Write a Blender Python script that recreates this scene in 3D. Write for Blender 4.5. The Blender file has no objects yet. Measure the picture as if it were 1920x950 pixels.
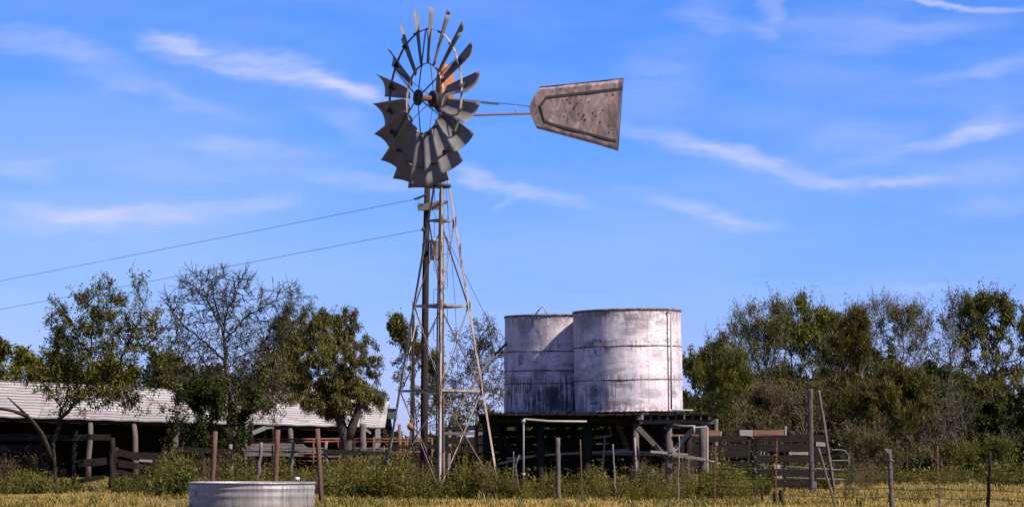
import bpy, math, random
import numpy as np
from mathutils import Vector, Matrix

# ------------------------------------------------------------------ camera, world, sun, exposure
S = bpy.context.scene
F, HOR, CH = 4800.0, 845.0, 1.1          # focal length in photo pixels, horizon row, eye height
PITCH = math.atan((HOR - 475) / F)
SUN_AZ, SUN_EL = math.radians(58), math.radians(45)   # azimuth measured from "towards the camera" to the right

cam = bpy.data.objects.new('camera', bpy.data.cameras.new('camera'))
S.collection.objects.link(cam)
cam.location = (0, 0, CH)
cam.rotation_euler = (math.pi / 2 + PITCH, 0, 0)
cam.data.sensor_width = 36
cam.data.lens = 36 * F / 1920
cam.data.clip_start = 0.5
cam.data.clip_end = 5000
S.camera = cam

S.view_settings.view_transform = 'Standard'
S.view_settings.look = 'None'
S.view_settings.gamma = 1
S.view_settings.exposure = 1.0
S.view_settings.use_curve_mapping = False
S.cycles.max_bounces = 6
S.cycles.diffuse_bounces = 3
S.cycles.transparent_max_bounces = 4

sun = bpy.data.objects.new('sun', bpy.data.lights.new('sun', 'SUN'))
S.collection.objects.link(sun)
sun.data.energy = 5.0
sun.data.angle = math.radians(0.53)
sun.data.color = (1.0, 0.92, 0.82)
sdir = Vector((math.sin(SUN_AZ) * math.cos(SUN_EL), -math.cos(SUN_AZ) * math.cos(SUN_EL), math.sin(SUN_EL)))
sun.rotation_euler = sdir.to_track_quat('Z', 'Y').to_euler()


def N(nt, kind, **kw):
    n = nt.nodes.new(kind)
    for k, v in kw.items():
        if k.startswith('i_'):
            key = k[2:]
            key = int(key) if key.isdigit() else key.replace('_', ' ')
            n.inputs[key].default_value = v
        else:
            setattr(n, k, v)
    return n


def math_n(nt, op, a, b=None, c=None, clamp=False):
    n = nt.nodes.new('ShaderNodeMath')
    n.operation = op
    n.use_clamp = clamp
    for i, x in enumerate((a, b, c)):
        if x is None:
            continue
        if isinstance(x, (int, float)):
            n.inputs[i].default_value = x
        else:
            nt.links.new(x, n.inputs[i])
    return n.outputs[0]


def mixc(nt, fac, a, b, blend='MIX'):
    n = nt.nodes.new('ShaderNodeMix')
    n.data_type = 'RGBA'
    n.blend_type = blend
    for i, x in ((0, fac), (6, a), (7, b)):
        if isinstance(x, (int, float)):
            n.inputs[i].default_value = x
        elif isinstance(x, (tuple, list)):
            n.inputs[i].default_value = (*x[:3], 1)
        else:
            nt.links.new(x, n.inputs[i])
    return n.outputs[2]


def ramp(nt, fac, stops, interp='LINEAR'):
    n = nt.nodes.new('ShaderNodeValToRGB')
    n.color_ramp.interpolation = interp
    e = n.color_ramp.elements
    while len(e) > 1:
        e.remove(e[-1])
    for i, (p, c) in enumerate(stops):
        q = e[0] if i == 0 else e.new(p)
        q.position = p
        q.color = (c, c, c, 1) if isinstance(c, (int, float)) else (*c, 1)
    nt.links.new(fac, n.inputs[0])
    return n.outputs[0]


def noise(nt, vec, scale, detail=4, rough=0.55, dist=0.0, out=0):
    n = nt.nodes.new('ShaderNodeTexNoise')
    n.inputs['Scale'].default_value = scale
    n.inputs['Detail'].default_value = detail
    n.inputs['Roughness'].default_value = rough
    n.inputs['Distortion'].default_value = dist
    if vec is not None:
        nt.links.new(vec, n.inputs['Vector'])
    return n.outputs[out]


def mapping(nt, vec, loc=(0, 0, 0), rot=(0, 0, 0), scale=(1, 1, 1), kind='POINT'):
    n = nt.nodes.new('ShaderNodeMapping')
    n.vector_type = kind
    n.inputs['Location'].default_value = loc
    n.inputs['Rotation'].default_value = rot
    n.inputs['Scale'].default_value = scale
    nt.links.new(vec, n.inputs['Vector'])
    return n.outputs[0]


# world: Nishita sky with thin cirrus placed by direction
world = bpy.data.worlds.new('World')
S.world = world
world.use_nodes = True
nt = world.node_tree
nt.nodes.clear()
sky = N(nt, 'ShaderNodeTexSky', sky_type='NISHITA', sun_disc=False, sun_elevation=SUN_EL,
        sun_rotation=math.pi - SUN_AZ, altitude=300, air_density=1.0, dust_density=0.25, ozone_density=2.2)
sc_ = N(nt, 'ShaderNodeSeparateColor')
nt.links.new(sky.outputs[0], sc_.inputs[0])
cc_ = N(nt, 'ShaderNodeCombineColor')
nt.links.new(math_n(nt, 'MULTIPLY', math_n(nt, 'POWER', math_n(nt, 'MULTIPLY', sc_.outputs[0], .1), 1.54), 7.9), cc_.inputs[0])
nt.links.new(math_n(nt, 'MINIMUM', math_n(nt, 'MULTIPLY', sc_.outputs[1], .775), 8.4), cc_.inputs[1])
nt.links.new(math_n(nt, 'MINIMUM', math_n(nt, 'MULTIPLY', sc_.outputs[2], 1.7), 10.4), cc_.inputs[2])
skyc = cc_.outputs[0]
geo = N(nt, 'ShaderNodeTexCoord')
sep = N(nt, 'ShaderNodeSeparateXYZ')
nt.links.new(geo.outputs['Generated'], sep.inputs[0])
ysafe = math_n(nt, 'MAXIMUM', sep.outputs[1], 0.02)
front = math_n(nt, 'GREATER_THAN', sep.outputs[1], 0.02)
u = math_n(nt, 'DIVIDE', sep.outputs[0], ysafe)
v = math_n(nt, 'DIVIDE', sep.outputs[2], ysafe)
cmb = N(nt, 'ShaderNodeCombineXYZ')
nt.links.new(u, cmb.inputs[0])
nt.links.new(v, cmb.inputs[1])
uv = cmb.outputs[0]
# gentle warp so the streaks are ragged
wn = N(nt, 'ShaderNodeTexNoise', i_Scale=26.0, i_Detail=8.0, i_Roughness=0.62)
nt.links.new(mapping(nt, uv, scale=(1, 2.5, 1)), wn.inputs['Vector'])
wv = nt.nodes.new('ShaderNodeVectorMath'); wv.operation = 'SUBTRACT'
nt.links.new(wn.outputs['Color'], wv.inputs[0]); wv.inputs[1].default_value = (0.5, 0.5, 0.5)
wv2 = nt.nodes.new('ShaderNodeVectorMath'); wv2.operation = 'MULTIPLY'
nt.links.new(wv.outputs[0], wv2.inputs[0]); wv2.inputs[1].default_value = (0.034, 0.015, 0)
wv3 = nt.nodes.new('ShaderNodeVectorMath'); wv3.operation = 'ADD'
nt.links.new(uv, wv3.inputs[0]); nt.links.new(wv2.outputs[0], wv3.inputs[1])
wuv = wv3.outputs[0]
sp, cp = math.sin(PITCH), math.cos(PITCH)


def ray(px, py):
    dx, dy = (px - 960) / F, (475 - py) / F
    return dx, cp - dy * sp, sp + dy * cp


# streaks: centre, half length, half thickness (photo pixels), slope (deg, positive = rising to the right), weight
STREAKS = [
    (330, 95, 75, 22, -10, .95), (430, 118, 120, 20, -17, .7), (560, 140, 150, 24, -19, .95), (660, 175, 80, 16, -20, .7),
    (100, 85, 160, 24, -14, .45), (330, 185, 170, 16, -16, .35), (480, 280, 150, 20, -7, .5),
    (240, 408, 250, 20, 3, .6), (120, 400, 130, 14, -6, .4), (500, 392, 80, 20, 14, .35), (30, 320, 80, 20, -6, .45),
    (700, 345, 110, 14, -4, .5), (200, 140, 150, 30, -12, .22), (560, 330, 120, 20, -8, .25), (330, 330, 160, 22, -5, .18), (1560, 40, 150, 22, 5, .3), (1620, 250, 120, 30, 6, .25), (1250, 120, 110, 40, 12, .22), (660, 240, 80, 22, -22, .35),
    (905, 330, 45, 16, -35, .6), (990, 362, 130, 15, -14, .6), (960, 382, 40, 8, 25, .35),
    (1290, 270, 150, 22, -14, .75), (1420, 298, 110, 16, -12, .6), (1530, 340, 90, 14, -22, .45), (1630, 346, 140, 13, -1, .75),
    (1290, 390, 130, 18, -14, .55), (1400, 412, 80, 14, -10, .35),
    (1780, 265, 190, 16, 12, .55), (1840, 235, 70, 24, 12, .5), (1830, 330, 140, 30, 8, .3), (1850, 390, 90, 22, 4, .3),
    (1780, 8, 190, 7, -4, .85), (1700, 60, 200, 26, 6, .42), (1860, 130, 140, 14, 8, .4), (1330, 35, 75, 26, -8, .42), (1445, 20, 24, 24, 0, .5),
    (1425, 60, 16, 26, 60, .35), (1240, 170, 100, 50, 10, .22), (1750, 540, 100, 12, 3, .3), (1500, 130, 160, 40, 0, .16),
]
acc = None
for (px, py, la, lb, sl, w) in STREAKS:
    x, y, z = ray(px, py)
    cu, cv = x / y, z / y
    m = mapping(nt, wuv, loc=(cu, cv, 0), rot=(0, 0, math.radians(sl)), scale=(la * 1.5 / F, lb * 1.75 / F, 1), kind='TEXTURE')
    ln = nt.nodes.new('ShaderNodeVectorMath'); ln.operation = 'LENGTH'
    nt.links.new(m, ln.inputs[0])
    mr = N(nt, 'ShaderNodeMapRange', interpolation_type='SMOOTHERSTEP')
    mr.inputs['From Min'].default_value = 1.0; mr.inputs['From Max'].default_value = 0.0
    mr.inputs['To Min'].default_value = 0.0; w *= 1.0; mr.inputs['To Max'].default_value = w
    nt.links.new(ln.outputs['Value'], mr.inputs[0])
    acc = mr.outputs[0] if acc is None else math_n(nt, 'ADD', acc, mr.outputs[0])
fine = noise(nt, mapping(nt, wuv, rot=(0, 0, math.radians(11)), scale=(9, 75, 1)), 2.2, 9, .66, .6)
wisp = ramp(nt, fine, [(0.32, .34), (0.52, .85), (0.7, 1.2)])
cl = math_n(nt, 'MULTIPLY', acc, wisp)
# soft veil over all of the sky
veil = ramp(nt, noise(nt, mapping(nt, geo.outputs['Generated'], scale=(3.5, 3.5, 16)), 1.6, 5, .6), [(0.38, 0.0), (0.75, .38)])
cl = math_n(nt, 'MULTIPLY', cl, front)
cl = math_n(nt, 'MULTIPLY', math_n(nt, 'ADD', cl, veil), 0.62, clamp=True)
CLOUD_K = 1.0
final = mixc(nt, cl, skyc, (7.2, 7.3, 10.6))
CLOUD_MIX = final.node
bg = N(nt, 'ShaderNodeBackground', i_Strength=0.05)
nt.links.new(final, bg.inputs[0])
wo = N(nt, 'ShaderNodeOutputWorld')
nt.links.new(bg.outputs[0], wo.inputs[0])

rng = random.Random(7)
nrng = np.random.default_rng(11)

# ------------------------------------------------------------------ pixel <-> world
def W(px, py, Y):
    x, y, z = ray(px, py)
    t = Y / y
    return Vector((x * t, Y, CH + z * t))


def G(px, Y, z=0.0):
    v = W(px, HOR, Y)
    return Vector((v.x, Y, z))


def onplane(px, py, P, nrm):
    d = Vector(ray(px, py)); o = Vector((0, 0, CH))
    t = (Vector(P) - o).dot(nrm) / d.dot(nrm)
    return o + d * t


# ------------------------------------------------------------------ materials
MATS = {}
KA = .5        # real albedos for this exposure


def new_mat(name, rough=0.7, metallic=0.0, spec=0.3):
    m = bpy.data.materials.new(name)
    m.use_nodes = True
    t = m.node_tree
    b = t.nodes['Principled BSDF']
    b.inputs['Roughness'].default_value = rough
    b.inputs['Metallic'].default_value = metallic
    b.inputs['Specular IOR Level'].default_value = spec
    MATS[name] = m
    return m, t, b


def bump(t, b, h, strength=0.4, dist=0.02):
    n = t.nodes.new('ShaderNodeBump')
    n.inputs['Strength'].default_value = strength
    n.inputs['Distance'].default_value = dist
    t.links.new(h, n.inputs['Height'])
    t.links.new(n.outputs[0], b.inputs['Normal'])


def wood(name, c1, c2, crack=0.25, rough=.9):
    c1, c2 = tuple(x * KA for x in c1), tuple(x * KA for x in c2)
    m, t, b = new_mat(name, rough, 0, .05)
    uvn = t.nodes.new('ShaderNodeUVMap').outputs[0]
    g = noise(t, mapping(t, uvn, scale=(22, 1.6, 1)), 2.2, 6, .65, .6)
    big = noise(t, mapping(t, uvn, scale=(1, .5, 1)), 2.5, 3, .5)
    col = mixc(t, ramp(t, g, [(.3, 0), (.7, 1)]), c1, c2)
    col = mixc(t, ramp(t, big, [(.35, 0), (.7, .55)]), col, tuple(x * .62 for x in c2))
    cr = ramp(t, noise(t, mapping(t, uvn, scale=(30, .9, 1)), 1.6, 3, .5, .3), [(.33, 1.0), (.42, 0.0)])
    col = mixc(t, math_n(t, 'MULTIPLY', cr, crack * 3, clamp=True), col, tuple(x * .12 for x in c1))
    t.links.new(col, b.inputs['Base Color'])
    bump(t, b, g, .8, .02)
    return m


def metal(name, c1, c2, rust=(.28, .1, .045), rust_amt=.5, rough=.55, metallic=.25, scale=3.0, streak=(1, 1, 1), bmp=.15, vec='Object'):
    c1, c2, rust = (tuple(x * KA for x in q) for q in (c1, c2, rust))
    m, t, b = new_mat(name, rough, metallic, .22)
    tc = t.nodes.new('ShaderNodeTexCoord')
    src = tc.outputs['Object'] if vec == 'Object' else t.nodes.new('ShaderNodeUVMap').outputs[0]
    src = mapping(t, src, scale=streak)
    n1 = noise(t, src, scale, 5, .6, .4)
    n2 = noise(t, src, scale * 2.7, 6, .7, .2)
    col = mixc(t, ramp(t, n1, [(.3, 0), (.7, 1)]), c1, c2)
    k = ramp(t, n2, [(1 - rust_amt * .9, 0), (min(1, 1.12 - rust_amt * .9), 1)])
    col = mixc(t, k, col, rust)
    t.links.new(col, b.inputs['Base Color'])
    rr = mixc(t, k, (rough,) * 3, (.9,) * 3)
    t.links.new(rr, b.inputs['Roughness'])
    t.links.new(math_n(t, 'MULTIPLY', math_n(t, 'SUBTRACT', 1.0, k), metallic), b.inputs['Metallic'])
    bump(t, b, n1, bmp, .03)
    return m


WOOD_GREY = wood('weathered_wood', (.23, .185, .17), (.36, .30, .285))
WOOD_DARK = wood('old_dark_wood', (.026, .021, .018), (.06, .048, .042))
WOOD_STAND = wood('stand_timber', (.16, .12, .105), (.28, .22, .20))
WOOD_CREO = wood('creosote_wood', (.045, .032, .026), (.085, .06, .05))
WOOD_RED = wood('reddish_post_wood', (.17, .085, .06), (.28, .16, .125))
BOARD_RED = wood('faded_red_board', (.36, .15, .09), (.45, .27, .21))
BOARD_PALE = wood('pale_board_wood', (.42, .37, .34), (.58, .52, .49), .15)
BARK = wood('bark', (.06, .048, .042), (.15, .12, .105), .2)
BARK_PALE = wood('pale_bark', (.14, .115, .10), (.25, .21, .19), .15)
TWIG = wood('twig_bark', (.13, .10, .08), (.27, .21, .18), 0)
BARK_DARK = wood('dark_bark', (.035, .028, .024), (.08, .065, .055), .2)
STEEL = metal('galvanised_tower_steel', (.34, .25, .205), (.62, .50, .44), (.19, .085, .05), .54, .55, .0, 2.0, (1, 1, .5))
STEEL_RUST = metal('rusted_steel', (.17, .10, .075), (.26, .16, .12), (.09, .05, .035), .5, .8, .0, 5)
STEEL_DARK = metal('dark_iron', (.045, .04, .04), (.09, .075, .07), (.14, .06, .035), .45, .7, .1, 5)
RED_IRON = metal('red_brown_iron', (.22, .075, .05), (.30, .12, .08), (.10, .045, .03), .45, .7, .1, 4)
BLADE = metal('galvanised_blade', (.21, .185, .17), (.38, .345, .33), (.12, .07, .045), .40, .5, .0, 1.6)
HELMET = metal('orange_rusty_casing', (.50, .16, .06), (.62, .26, .12), (.25, .085, .04), .5, .6, .0, 3)
PVC = metal('white_pipe', (.44, .41, .35), (.58, .54, .47), (.3, .22, .15), .35, .5, 0, 2)
WIRE = metal('fence_wire', (.06, .045, .04), (.11, .08, .07), (.13, .06, .04), .5, .7, .2, 2)
PLASTIC = metal('grey_box_paint', (.11, .12, .14), (.15, .16, .185), (.12, .1, .09), .2, .5, 0, 3)
BOXPALE = metal('pale_grey_paint', (.42, .43, .45), (.52, .53, .55), (.3, .25, .2), .25, .5, 0, 3)
BLACK = metal('black_rubber_rib_shade', (.02, .02, .02), (.03, .03, .03), (.03, .02, .02), .2, .8, 0, 3)
WHITE = metal('white_plastic', (.78, .78, .76), (.8, .8, .8), (.5, .45, .4), .2, .5, 0, 3)


# tail vane sheet: mottled, rusty towards the lower edge
def tail_mat():
    m, t, b = new_mat('dented_tail_sheet', .55, .1, .4)
    tc = t.nodes.new('ShaderNodeTexCoord').outputs['Object']
    n1 = noise(t, mapping(t, tc, rot=(0, .7, 0), scale=(1.6, 1.6, .8)), 2.3, 3, .5, .5)
    n2 = noise(t, tc, 8, 6, .7)
    col = mixc(t, ramp(t, n1, [(.38, 0), (.58, 1)]), (.10, .08, .078), (.27, .215, .21))
    col = mixc(t, ramp(t, n2, [(.5, 0), (.8, .6)]), col, (.30, .25, .24))
    sepz = t.nodes.new('ShaderNodeSeparateXYZ'); t.links.new(tc, sepz.inputs[0])
    nr = ramp(t, noise(t, tc, 3, 5, .6), [(.6, 0), (.72, .6)])
    col = mixc(t, nr, col, (.30, .15, .08))
    A_, B_ = W(1006.7, 240, 64.6), W(1158.5, 281, 65.6)
    sl_ = (B_.z - A_.z) / (B_.x - A_.x)
    hh = math_n(t, 'SUBTRACT', sepz.outputs[2], math_n(t, 'ADD', math_n(t, 'MULTIPLY', math_n(t, 'SUBTRACT', sepz.outputs[0], A_.x), sl_), A_.z))
    k = ramp(t, math_n(t, 'ADD', math_n(t, 'MULTIPLY', hh, 1.0), math_n(t, 'MULTIPLY', n2, .3)), [(.12, .85), (.42, 0)])
    col = mixc(t, k, col, (.40, .22, .13))
    col = mixc(t, 1.0, col, (.44, .35, .365), 'MULTIPLY')
    t.links.new(col, b.inputs['Base Color'])
    bump(t, b, n1, .8, .10)
    return m


TAIL = tail_mat()


def tank_mat(name, dark, patches=()):
    m, t, b = new_mat(name, .5, .12, .4)
    uvn = t.nodes.new('ShaderNodeUVMap').outputs[0]
    base = mixc(t, ramp(t, noise(t, mapping(t, uvn, scale=(1, .8, 1)), 1.3, 4, .55, .5), [(.32, 0), (.62, 1)]), (.72, .65, .72), (1.14, 1.03, 1.09))
    # brushed smears: horizontal in places, arcs in others
    sm = noise(t, mapping(t, uvn, scale=(.8, 2.6, 1)), 1.6, 4, .6, 3.2)
    pm = ramp(t, noise(t, uvn, .9, 2, .5), [(.40, 0), (.55, 1)])
    k = math_n(t, 'MULTIPLY', ramp(t, sm, [(.52, 0), (.62, 1)]), pm)
    base = mixc(t, math_n(t, 'MULTIPLY', k, .5), base, (.34, .31, .36))
    # vertical dribbles of dark tar, mostly low down
    sepn = t.nodes.new('ShaderNodeSeparateXYZ'); t.links.new(uvn, sepn.inputs[0])
    dr = noise(t, mapping(t, uvn, scale=(9, .8, 1)), 1.5, 5, .7, .3)
    low = ramp(t, math_n(t, 'DIVIDE', sepn.outputs[1], 2.7), [(0.0, 1), (.33, .95), (.37, .55 if dark else .2), (.7, .3), (.9, .1), (1, .5)])
    pm2 = ramp(t, noise(t, mapping(t, uvn, loc=(3, 1, 0)), 1.1, 3, .5), [(.42, 0), (.55, 1)])
    d = math_n(t, 'MULTIPLY', math_n(t, 'MULTIPLY', ramp(t, dr, [(.47, 0), (.53, 1)]), low), pm2)
    base = mixc(t, math_n(t, 'MULTIPLY', d, .95 if dark else .5, clamp=True), base, (.035, .03, .035))
    for (pu, pv, hu, hv, kind, ang, dens) in patches:
        mm = mapping(t, uvn, loc=(pu, pv, 0), rot=(0, 0, ang), scale=(hu, hv, 1), kind='TEXTURE')
        ln = t.nodes.new('ShaderNodeVectorMath'); ln.operation = 'LENGTH'; t.links.new(mm, ln.inputs[0])
        edge = noise(t, mapping(t, uvn, loc=(pu, 0, 0)), 6, 4, .6)
        wv_ = math_n(t, 'ADD', ln.outputs['Value'], math_n(t, 'MULTIPLY', math_n(t, 'SUBTRACT', edge, .5), 1.1))
        if kind == 'arc':
            wv_ = math_n(t, 'MULTIPLY', math_n(t, 'ABSOLUTE', math_n(t, 'SUBTRACT', ln.outputs['Value'], .85)), 4.5)
            sx = t.nodes.new('ShaderNodeSeparateXYZ'); t.links.new(mm, sx.inputs[0])
            wv_ = math_n(t, 'ADD', wv_, math_n(t, 'MULTIPLY', math_n(t, 'MAXIMUM', math_n(t, 'MULTIPLY', sx.outputs[1], -1), 0), 3))
            wv_ = math_n(t, 'ADD', wv_, math_n(t, 'MULTIPLY', math_n(t, 'SUBTRACT', edge, .4), 2.4))
        msk = ramp(t, wv_, [(.55, 1), (.95, 0)])
        stv = {'drip': (26, 1.4, 1), 'comb': (1.6, 26, 1), 'arc': (5, 5, 1), 'blot': (3, 3, 1)}[kind]
        stn = ramp(t, noise(t, mapping(t, uvn, loc=(pv, pu, 0), scale=stv), 1.0, 4, .6, .4), [(.36, 0), (.47, 1)] if kind in ('drip', 'comb') else [(.3, 0), (.6, 1)])
        base = mixc(t, math_n(t, 'MULTIPLY', math_n(t, 'MULTIPLY', msk, stn), dens), base, (.035, .03, .04) if kind == 'drip' else (.13, .12, .15))
    # rust spots below the rim, at the foot and along the seams
    rim = ramp(t, math_n(t, 'DIVIDE', sepn.outputs[1], 2.7), [(0, .9), (.06, .35), (.12, .05), (.3, .02), (.34, .3), (.37, .05), (.64, .03), (.67, .3), (.70, .05), (.8, .12), (.9, .5), (1, 1.0)])
    rs = noise(t, mapping(t, uvn, scale=(3, 1.4, 1)), 3.2, 6, .75, .3)
    r = math_n(t, 'MULTIPLY', ramp(t, rs, [(.43, 0), (.52, 1)]), rim)
    base = mixc(t, r, base, (.16, .085, .055))
    rd = noise(t, mapping(t, uvn, loc=(5, 2, 0), scale=(14, .7, 1)), 1.3, 5, .7, .2)
    near_top = ramp(t, math_n(t, 'FRACT', math_n(t, 'DIVIDE', sepn.outputs[1], .9)), [(0, 0), (.55, .05), (.95, .8), (1, .9)])
    base = mixc(t, math_n(t, 'MULTIPLY', ramp(t, rd, [(.52, 0), (.62, .8)]), near_top), base, (.22, .12, .08))
    # riveted vertical seams
    fr = math_n(t, 'FRACT', math_n(t, 'DIVIDE', sepn.outputs[0], 1.09))
    sm2 = ramp(t, fr, [(0.0, 1), (.012, 1), (.02, 0)], 'CONSTANT')
    vv = math_n(t, 'GREATER_THAN', math_n(t, 'SINE', math_n(t, 'MULTIPLY', sepn.outputs[1], 95)), .1)
    base = mixc(t, math_n(t, 'MULTIPLY', math_n(t, 'MULTIPLY', sm2, vv), .6), base, (.2, .13, .11))
    base = mixc(t, 1.0, base, (KA * 1.17, KA * 1.13, KA * 1.1), 'MULTIPLY')
    t.links.new(base, b.inputs['Base Color'])
    bump(t, b, noise(t, mapping(t, uvn, scale=(1, .6, 1)), 1.2, 2, .5, .4), .5, .08)
    return m




def stock_mat():
    m, t, b = new_mat('galvanised_trough_sheet', .6, .25, .3)
    uvn = t.nodes.new('ShaderNodeUVMap').outputs[0]
    n1 = noise(t, mapping(t, uvn, scale=(1, 1, 1)), 2.2, 4, .55, .6)
    st = noise(t, mapping(t, uvn, rot=(0, 0, .35), scale=(16, .5, 1)), 2.0, 3, .5)
    col = mixc(t, ramp(t, n1, [(.3, 0), (.7, 1)]), (.28, .27, .29), (.52, .48, .46))
    col = mixc(t, ramp(t, st, [(.45, 0), (.7, .45)]), col, (.72, .70, .70))
    sv = t.nodes.new('ShaderNodeSeparateXYZ'); t.links.new(uvn, sv.inputs[0])
    mud = ramp(t, math_n(t, 'ADD', sv.outputs[1], math_n(t, 'MULTIPLY', noise(t, mapping(t, uvn, scale=(3, 1, 1)), 2.5, 5, .65), .35)), [(.3, .8), (.5, 0)])
    col = mixc(t, mud, col, (.30, .24, .17))
    dk = ramp(t, noise(t, mapping(t, uvn, scale=(7, .9, 1)), 1.4, 5, .65), [(.5, 0), (.66, .55)])
    col = mixc(t, dk, col, (.16, .15, .155))
    col = mixc(t, 1.0, col, (.56, .54, .54), 'MULTIPLY')
    t.links.new(col, b.inputs['Base Color'])
    t.links.new(ramp(t, n1, [(.3, .36), (.7, .6)]), b.inputs['Roughness'])
    bump(t, b, st, .12, .01)
    return m


STOCK = stock_mat()


def roof_mat():
    m, t, b = new_mat('white_corrugated_roofing', .6, .1, .3)
    tc = t.nodes.new('ShaderNodeTexCoord').outputs['Object']
    n1 = noise(t, mapping(t, tc, scale=(.35, 1, 1)), 1.2, 5, .6)
    col = mixc(t, ramp(t, n1, [(.3, 0), (.7, 1)]), (.50, .48, .47), (.66, .63, .61))
    r = ramp(t, noise(t, mapping(t, tc, scale=(.6, 1, 1)), .9, 6, .7), [(.53, 0), (.63, .75)])
    col = mixc(t, r, col, (.34, .17, .12))
    uvr = t.nodes.new('ShaderNodeUVMap').outputs[0]
    sr = t.nodes.new('ShaderNodeSeparateXYZ'); t.links.new(uvr, sr.inputs[0])
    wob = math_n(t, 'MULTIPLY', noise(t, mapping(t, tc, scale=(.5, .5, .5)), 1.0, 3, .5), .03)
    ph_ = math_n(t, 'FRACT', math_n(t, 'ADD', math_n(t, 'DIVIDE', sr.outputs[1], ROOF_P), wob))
    trough_shade = ramp(t, ph_, [(0.0, 1), (.2, .9), (.36, 0), (.84, 0), (1.0, 1)])  # dark trough lines: shade between the corrugations put into the colour
    trough_shade_k = math_n(t, 'MULTIPLY', trough_shade, ramp(t, n1, [(.3, .75), (.6, 1.0)]))
    col = mixc(t, trough_shade_k, col, (.13, .115, .11))
    cmbx = t.nodes.new('ShaderNodeCombineXYZ')
    sx_ = t.nodes.new('ShaderNodeSeparateXYZ'); t.links.new(tc, sx_.inputs[0])
    t.links.new(math_n(t, 'FLOOR', math_n(t, 'DIVIDE', sx_.outputs[0], 3.1)), cmbx.inputs[0]); t.links.new(math_n(t, 'FLOOR', math_n(t, 'DIVIDE', sr.outputs[1], .9)), cmbx.inputs[1])
    wn_ = t.nodes.new('ShaderNodeTexWhiteNoise'); t.links.new(cmbx.outputs[0], wn_.inputs['Vector'])
    col = mixc(t, 1.0, col, ramp(t, wn_.outputs['Value'], [(0, (.72, .68, .66)), (.5, (1, .98, .96)), (.85, (1.12, 1.12, 1.12)), (1, (.95, .82, .74))]), 'MULTIPLY')
    # sheet laps across the length
    sp_ = t.nodes.new('ShaderNodeSeparateXYZ'); t.links.new(tc, sp_.inputs[0])
    fr = math_n(t, 'FRACT', math_n(t, 'DIVIDE', sp_.outputs[0], 3.1))
    col = mixc(t, ramp(t, fr, [(0, .5), (.015, 0)], 'CONSTANT'), col, (.12, .1, .09))
    col = mixc(t, 1.0, col, (.57, .555, .56), 'MULTIPLY')
    t.links.new(col, b.inputs['Base Color'])
    return m


ROOF_P = .30
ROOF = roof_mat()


def leaf_mat(name, cols, trans=.22, clump=.35, rough=.55):
    m = bpy.data.materials.new(name); m.use_nodes = True
    t = m.node_tree; t.nodes.clear()
    gi = t.nodes.new('ShaderNodeNewGeometry')
    tc = t.nodes.new('ShaderNodeTexCoord').outputs['Object']
    c = ramp(t, gi.outputs['Random Per Island'], [(i / max(1, len(cols) - 1), q) for i, q in enumerate(cols)])
    n = noise(t, tc, clump, 3, .6)
    c = mixc(t, ramp(t, n, [(.4, .0), (.75, .4)]), c, tuple(x * 1.1 for x in cols[-1]))
    d = t.nodes.new('ShaderNodeBsdfPrincipled')
    d.inputs['Roughness'].default_value = rough; d.inputs['Specular IOR Level'].default_value = .07
    tr = t.nodes.new('ShaderNodeBsdfTranslucent')
    c = mixc(t, 1.0, c, (.70, .66, .55), 'MULTIPLY')
    t.links.new(c, d.inputs['Base Color'])
    t.links.new(mixc(t, 1.0, c, (1.1, 1.25, .6), 'MULTIPLY'), tr.inputs[0])
    mx = t.nodes.new('ShaderNodeMixShader'); mx.inputs[0].default_value = trans
    t.links.new(d.outputs[0], mx.inputs[1]); t.links.new(tr.outputs[0], mx.inputs[2])
    o = t.nodes.new('ShaderNodeOutputMaterial'); t.links.new(mx.outputs[0], o.inputs[0])
    MATS[name] = m
    return m


L_GREEN = leaf_mat('leaves_olive_green', [(.022, .028, .008), (.05, .055, .014), (.11, .11, .026), (.26, .24, .06)])
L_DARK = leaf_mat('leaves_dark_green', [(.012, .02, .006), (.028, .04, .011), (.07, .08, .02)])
L_YEL = leaf_mat('leaves_yellow_green', [(.04, .05, .012), (.10, .11, .022), (.24, .24, .05)])
L_OLIVE = leaf_mat('leaves_grey_olive', [(.03, .03, .011), (.08, .072, .024), (.21, .18, .06)])
L_BROWN = leaf_mat('leaves_brown_dry', [(.04, .03, .018), (.10, .07, .045), (.2, .15, .10)])
L_HANG = leaf_mat('leaves_hanging_olive', [(.018, .020, .007), (.04, .04, .012), (.10, .092, .028), (.25, .23, .08)])
WEED_G = leaf_mat('weeds_green', [(.018, .024, .007), (.06, .07, .016), (.17, .17, .042)], .3, .6)
WEED_Y = leaf_mat('weeds_yellow_green', [(.025, .026, .008), (.10, .092, .022), (.27, .235, .065)], .3, .6)
WEED_B = leaf_mat('weeds_brown', [(.06, .045, .025), (.13, .09, .055), (.22, .16, .10)], .3, .6)
GRASS_M = leaf_mat('dry_grass_blades', [(.25, .175, .06), (.41, .285, .10), (.58, .42, .18)], .25, .25)
GRASS_G = leaf_mat('green_grass_blades', [(.08, .085, .02), (.17, .15, .045), (.33, .25, .09)], .25, .25)


def ground_mat():
    m, t, b = new_mat('pasture_ground', .95, 0, .1)
    tc = t.nodes.new('ShaderNodeTexCoord').outputs['Object']
    n1 = noise(t, mapping(t, tc, scale=(1, .5, 1)), .35, 6, .65, .3)
    n2 = noise(t, tc, 6, 6, .7)
    c = mixc(t, ramp(t, n1, [(.38, 0), (.62, 1)]), (.33, .21, .09), (.17, .14, .05))
    c = mixc(t, ramp(t, n2, [(.4, 0), (.7, .6)]), c, (.36, .27, .13))
    c = mixc(t, 1.0, c, (KA, KA, KA * .8), 'MULTIPLY')
    t.links.new(c, b.inputs['Base Color'])
    bump(t, b, n2, .8, .08)
    return m


GROUND = ground_mat()


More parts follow.
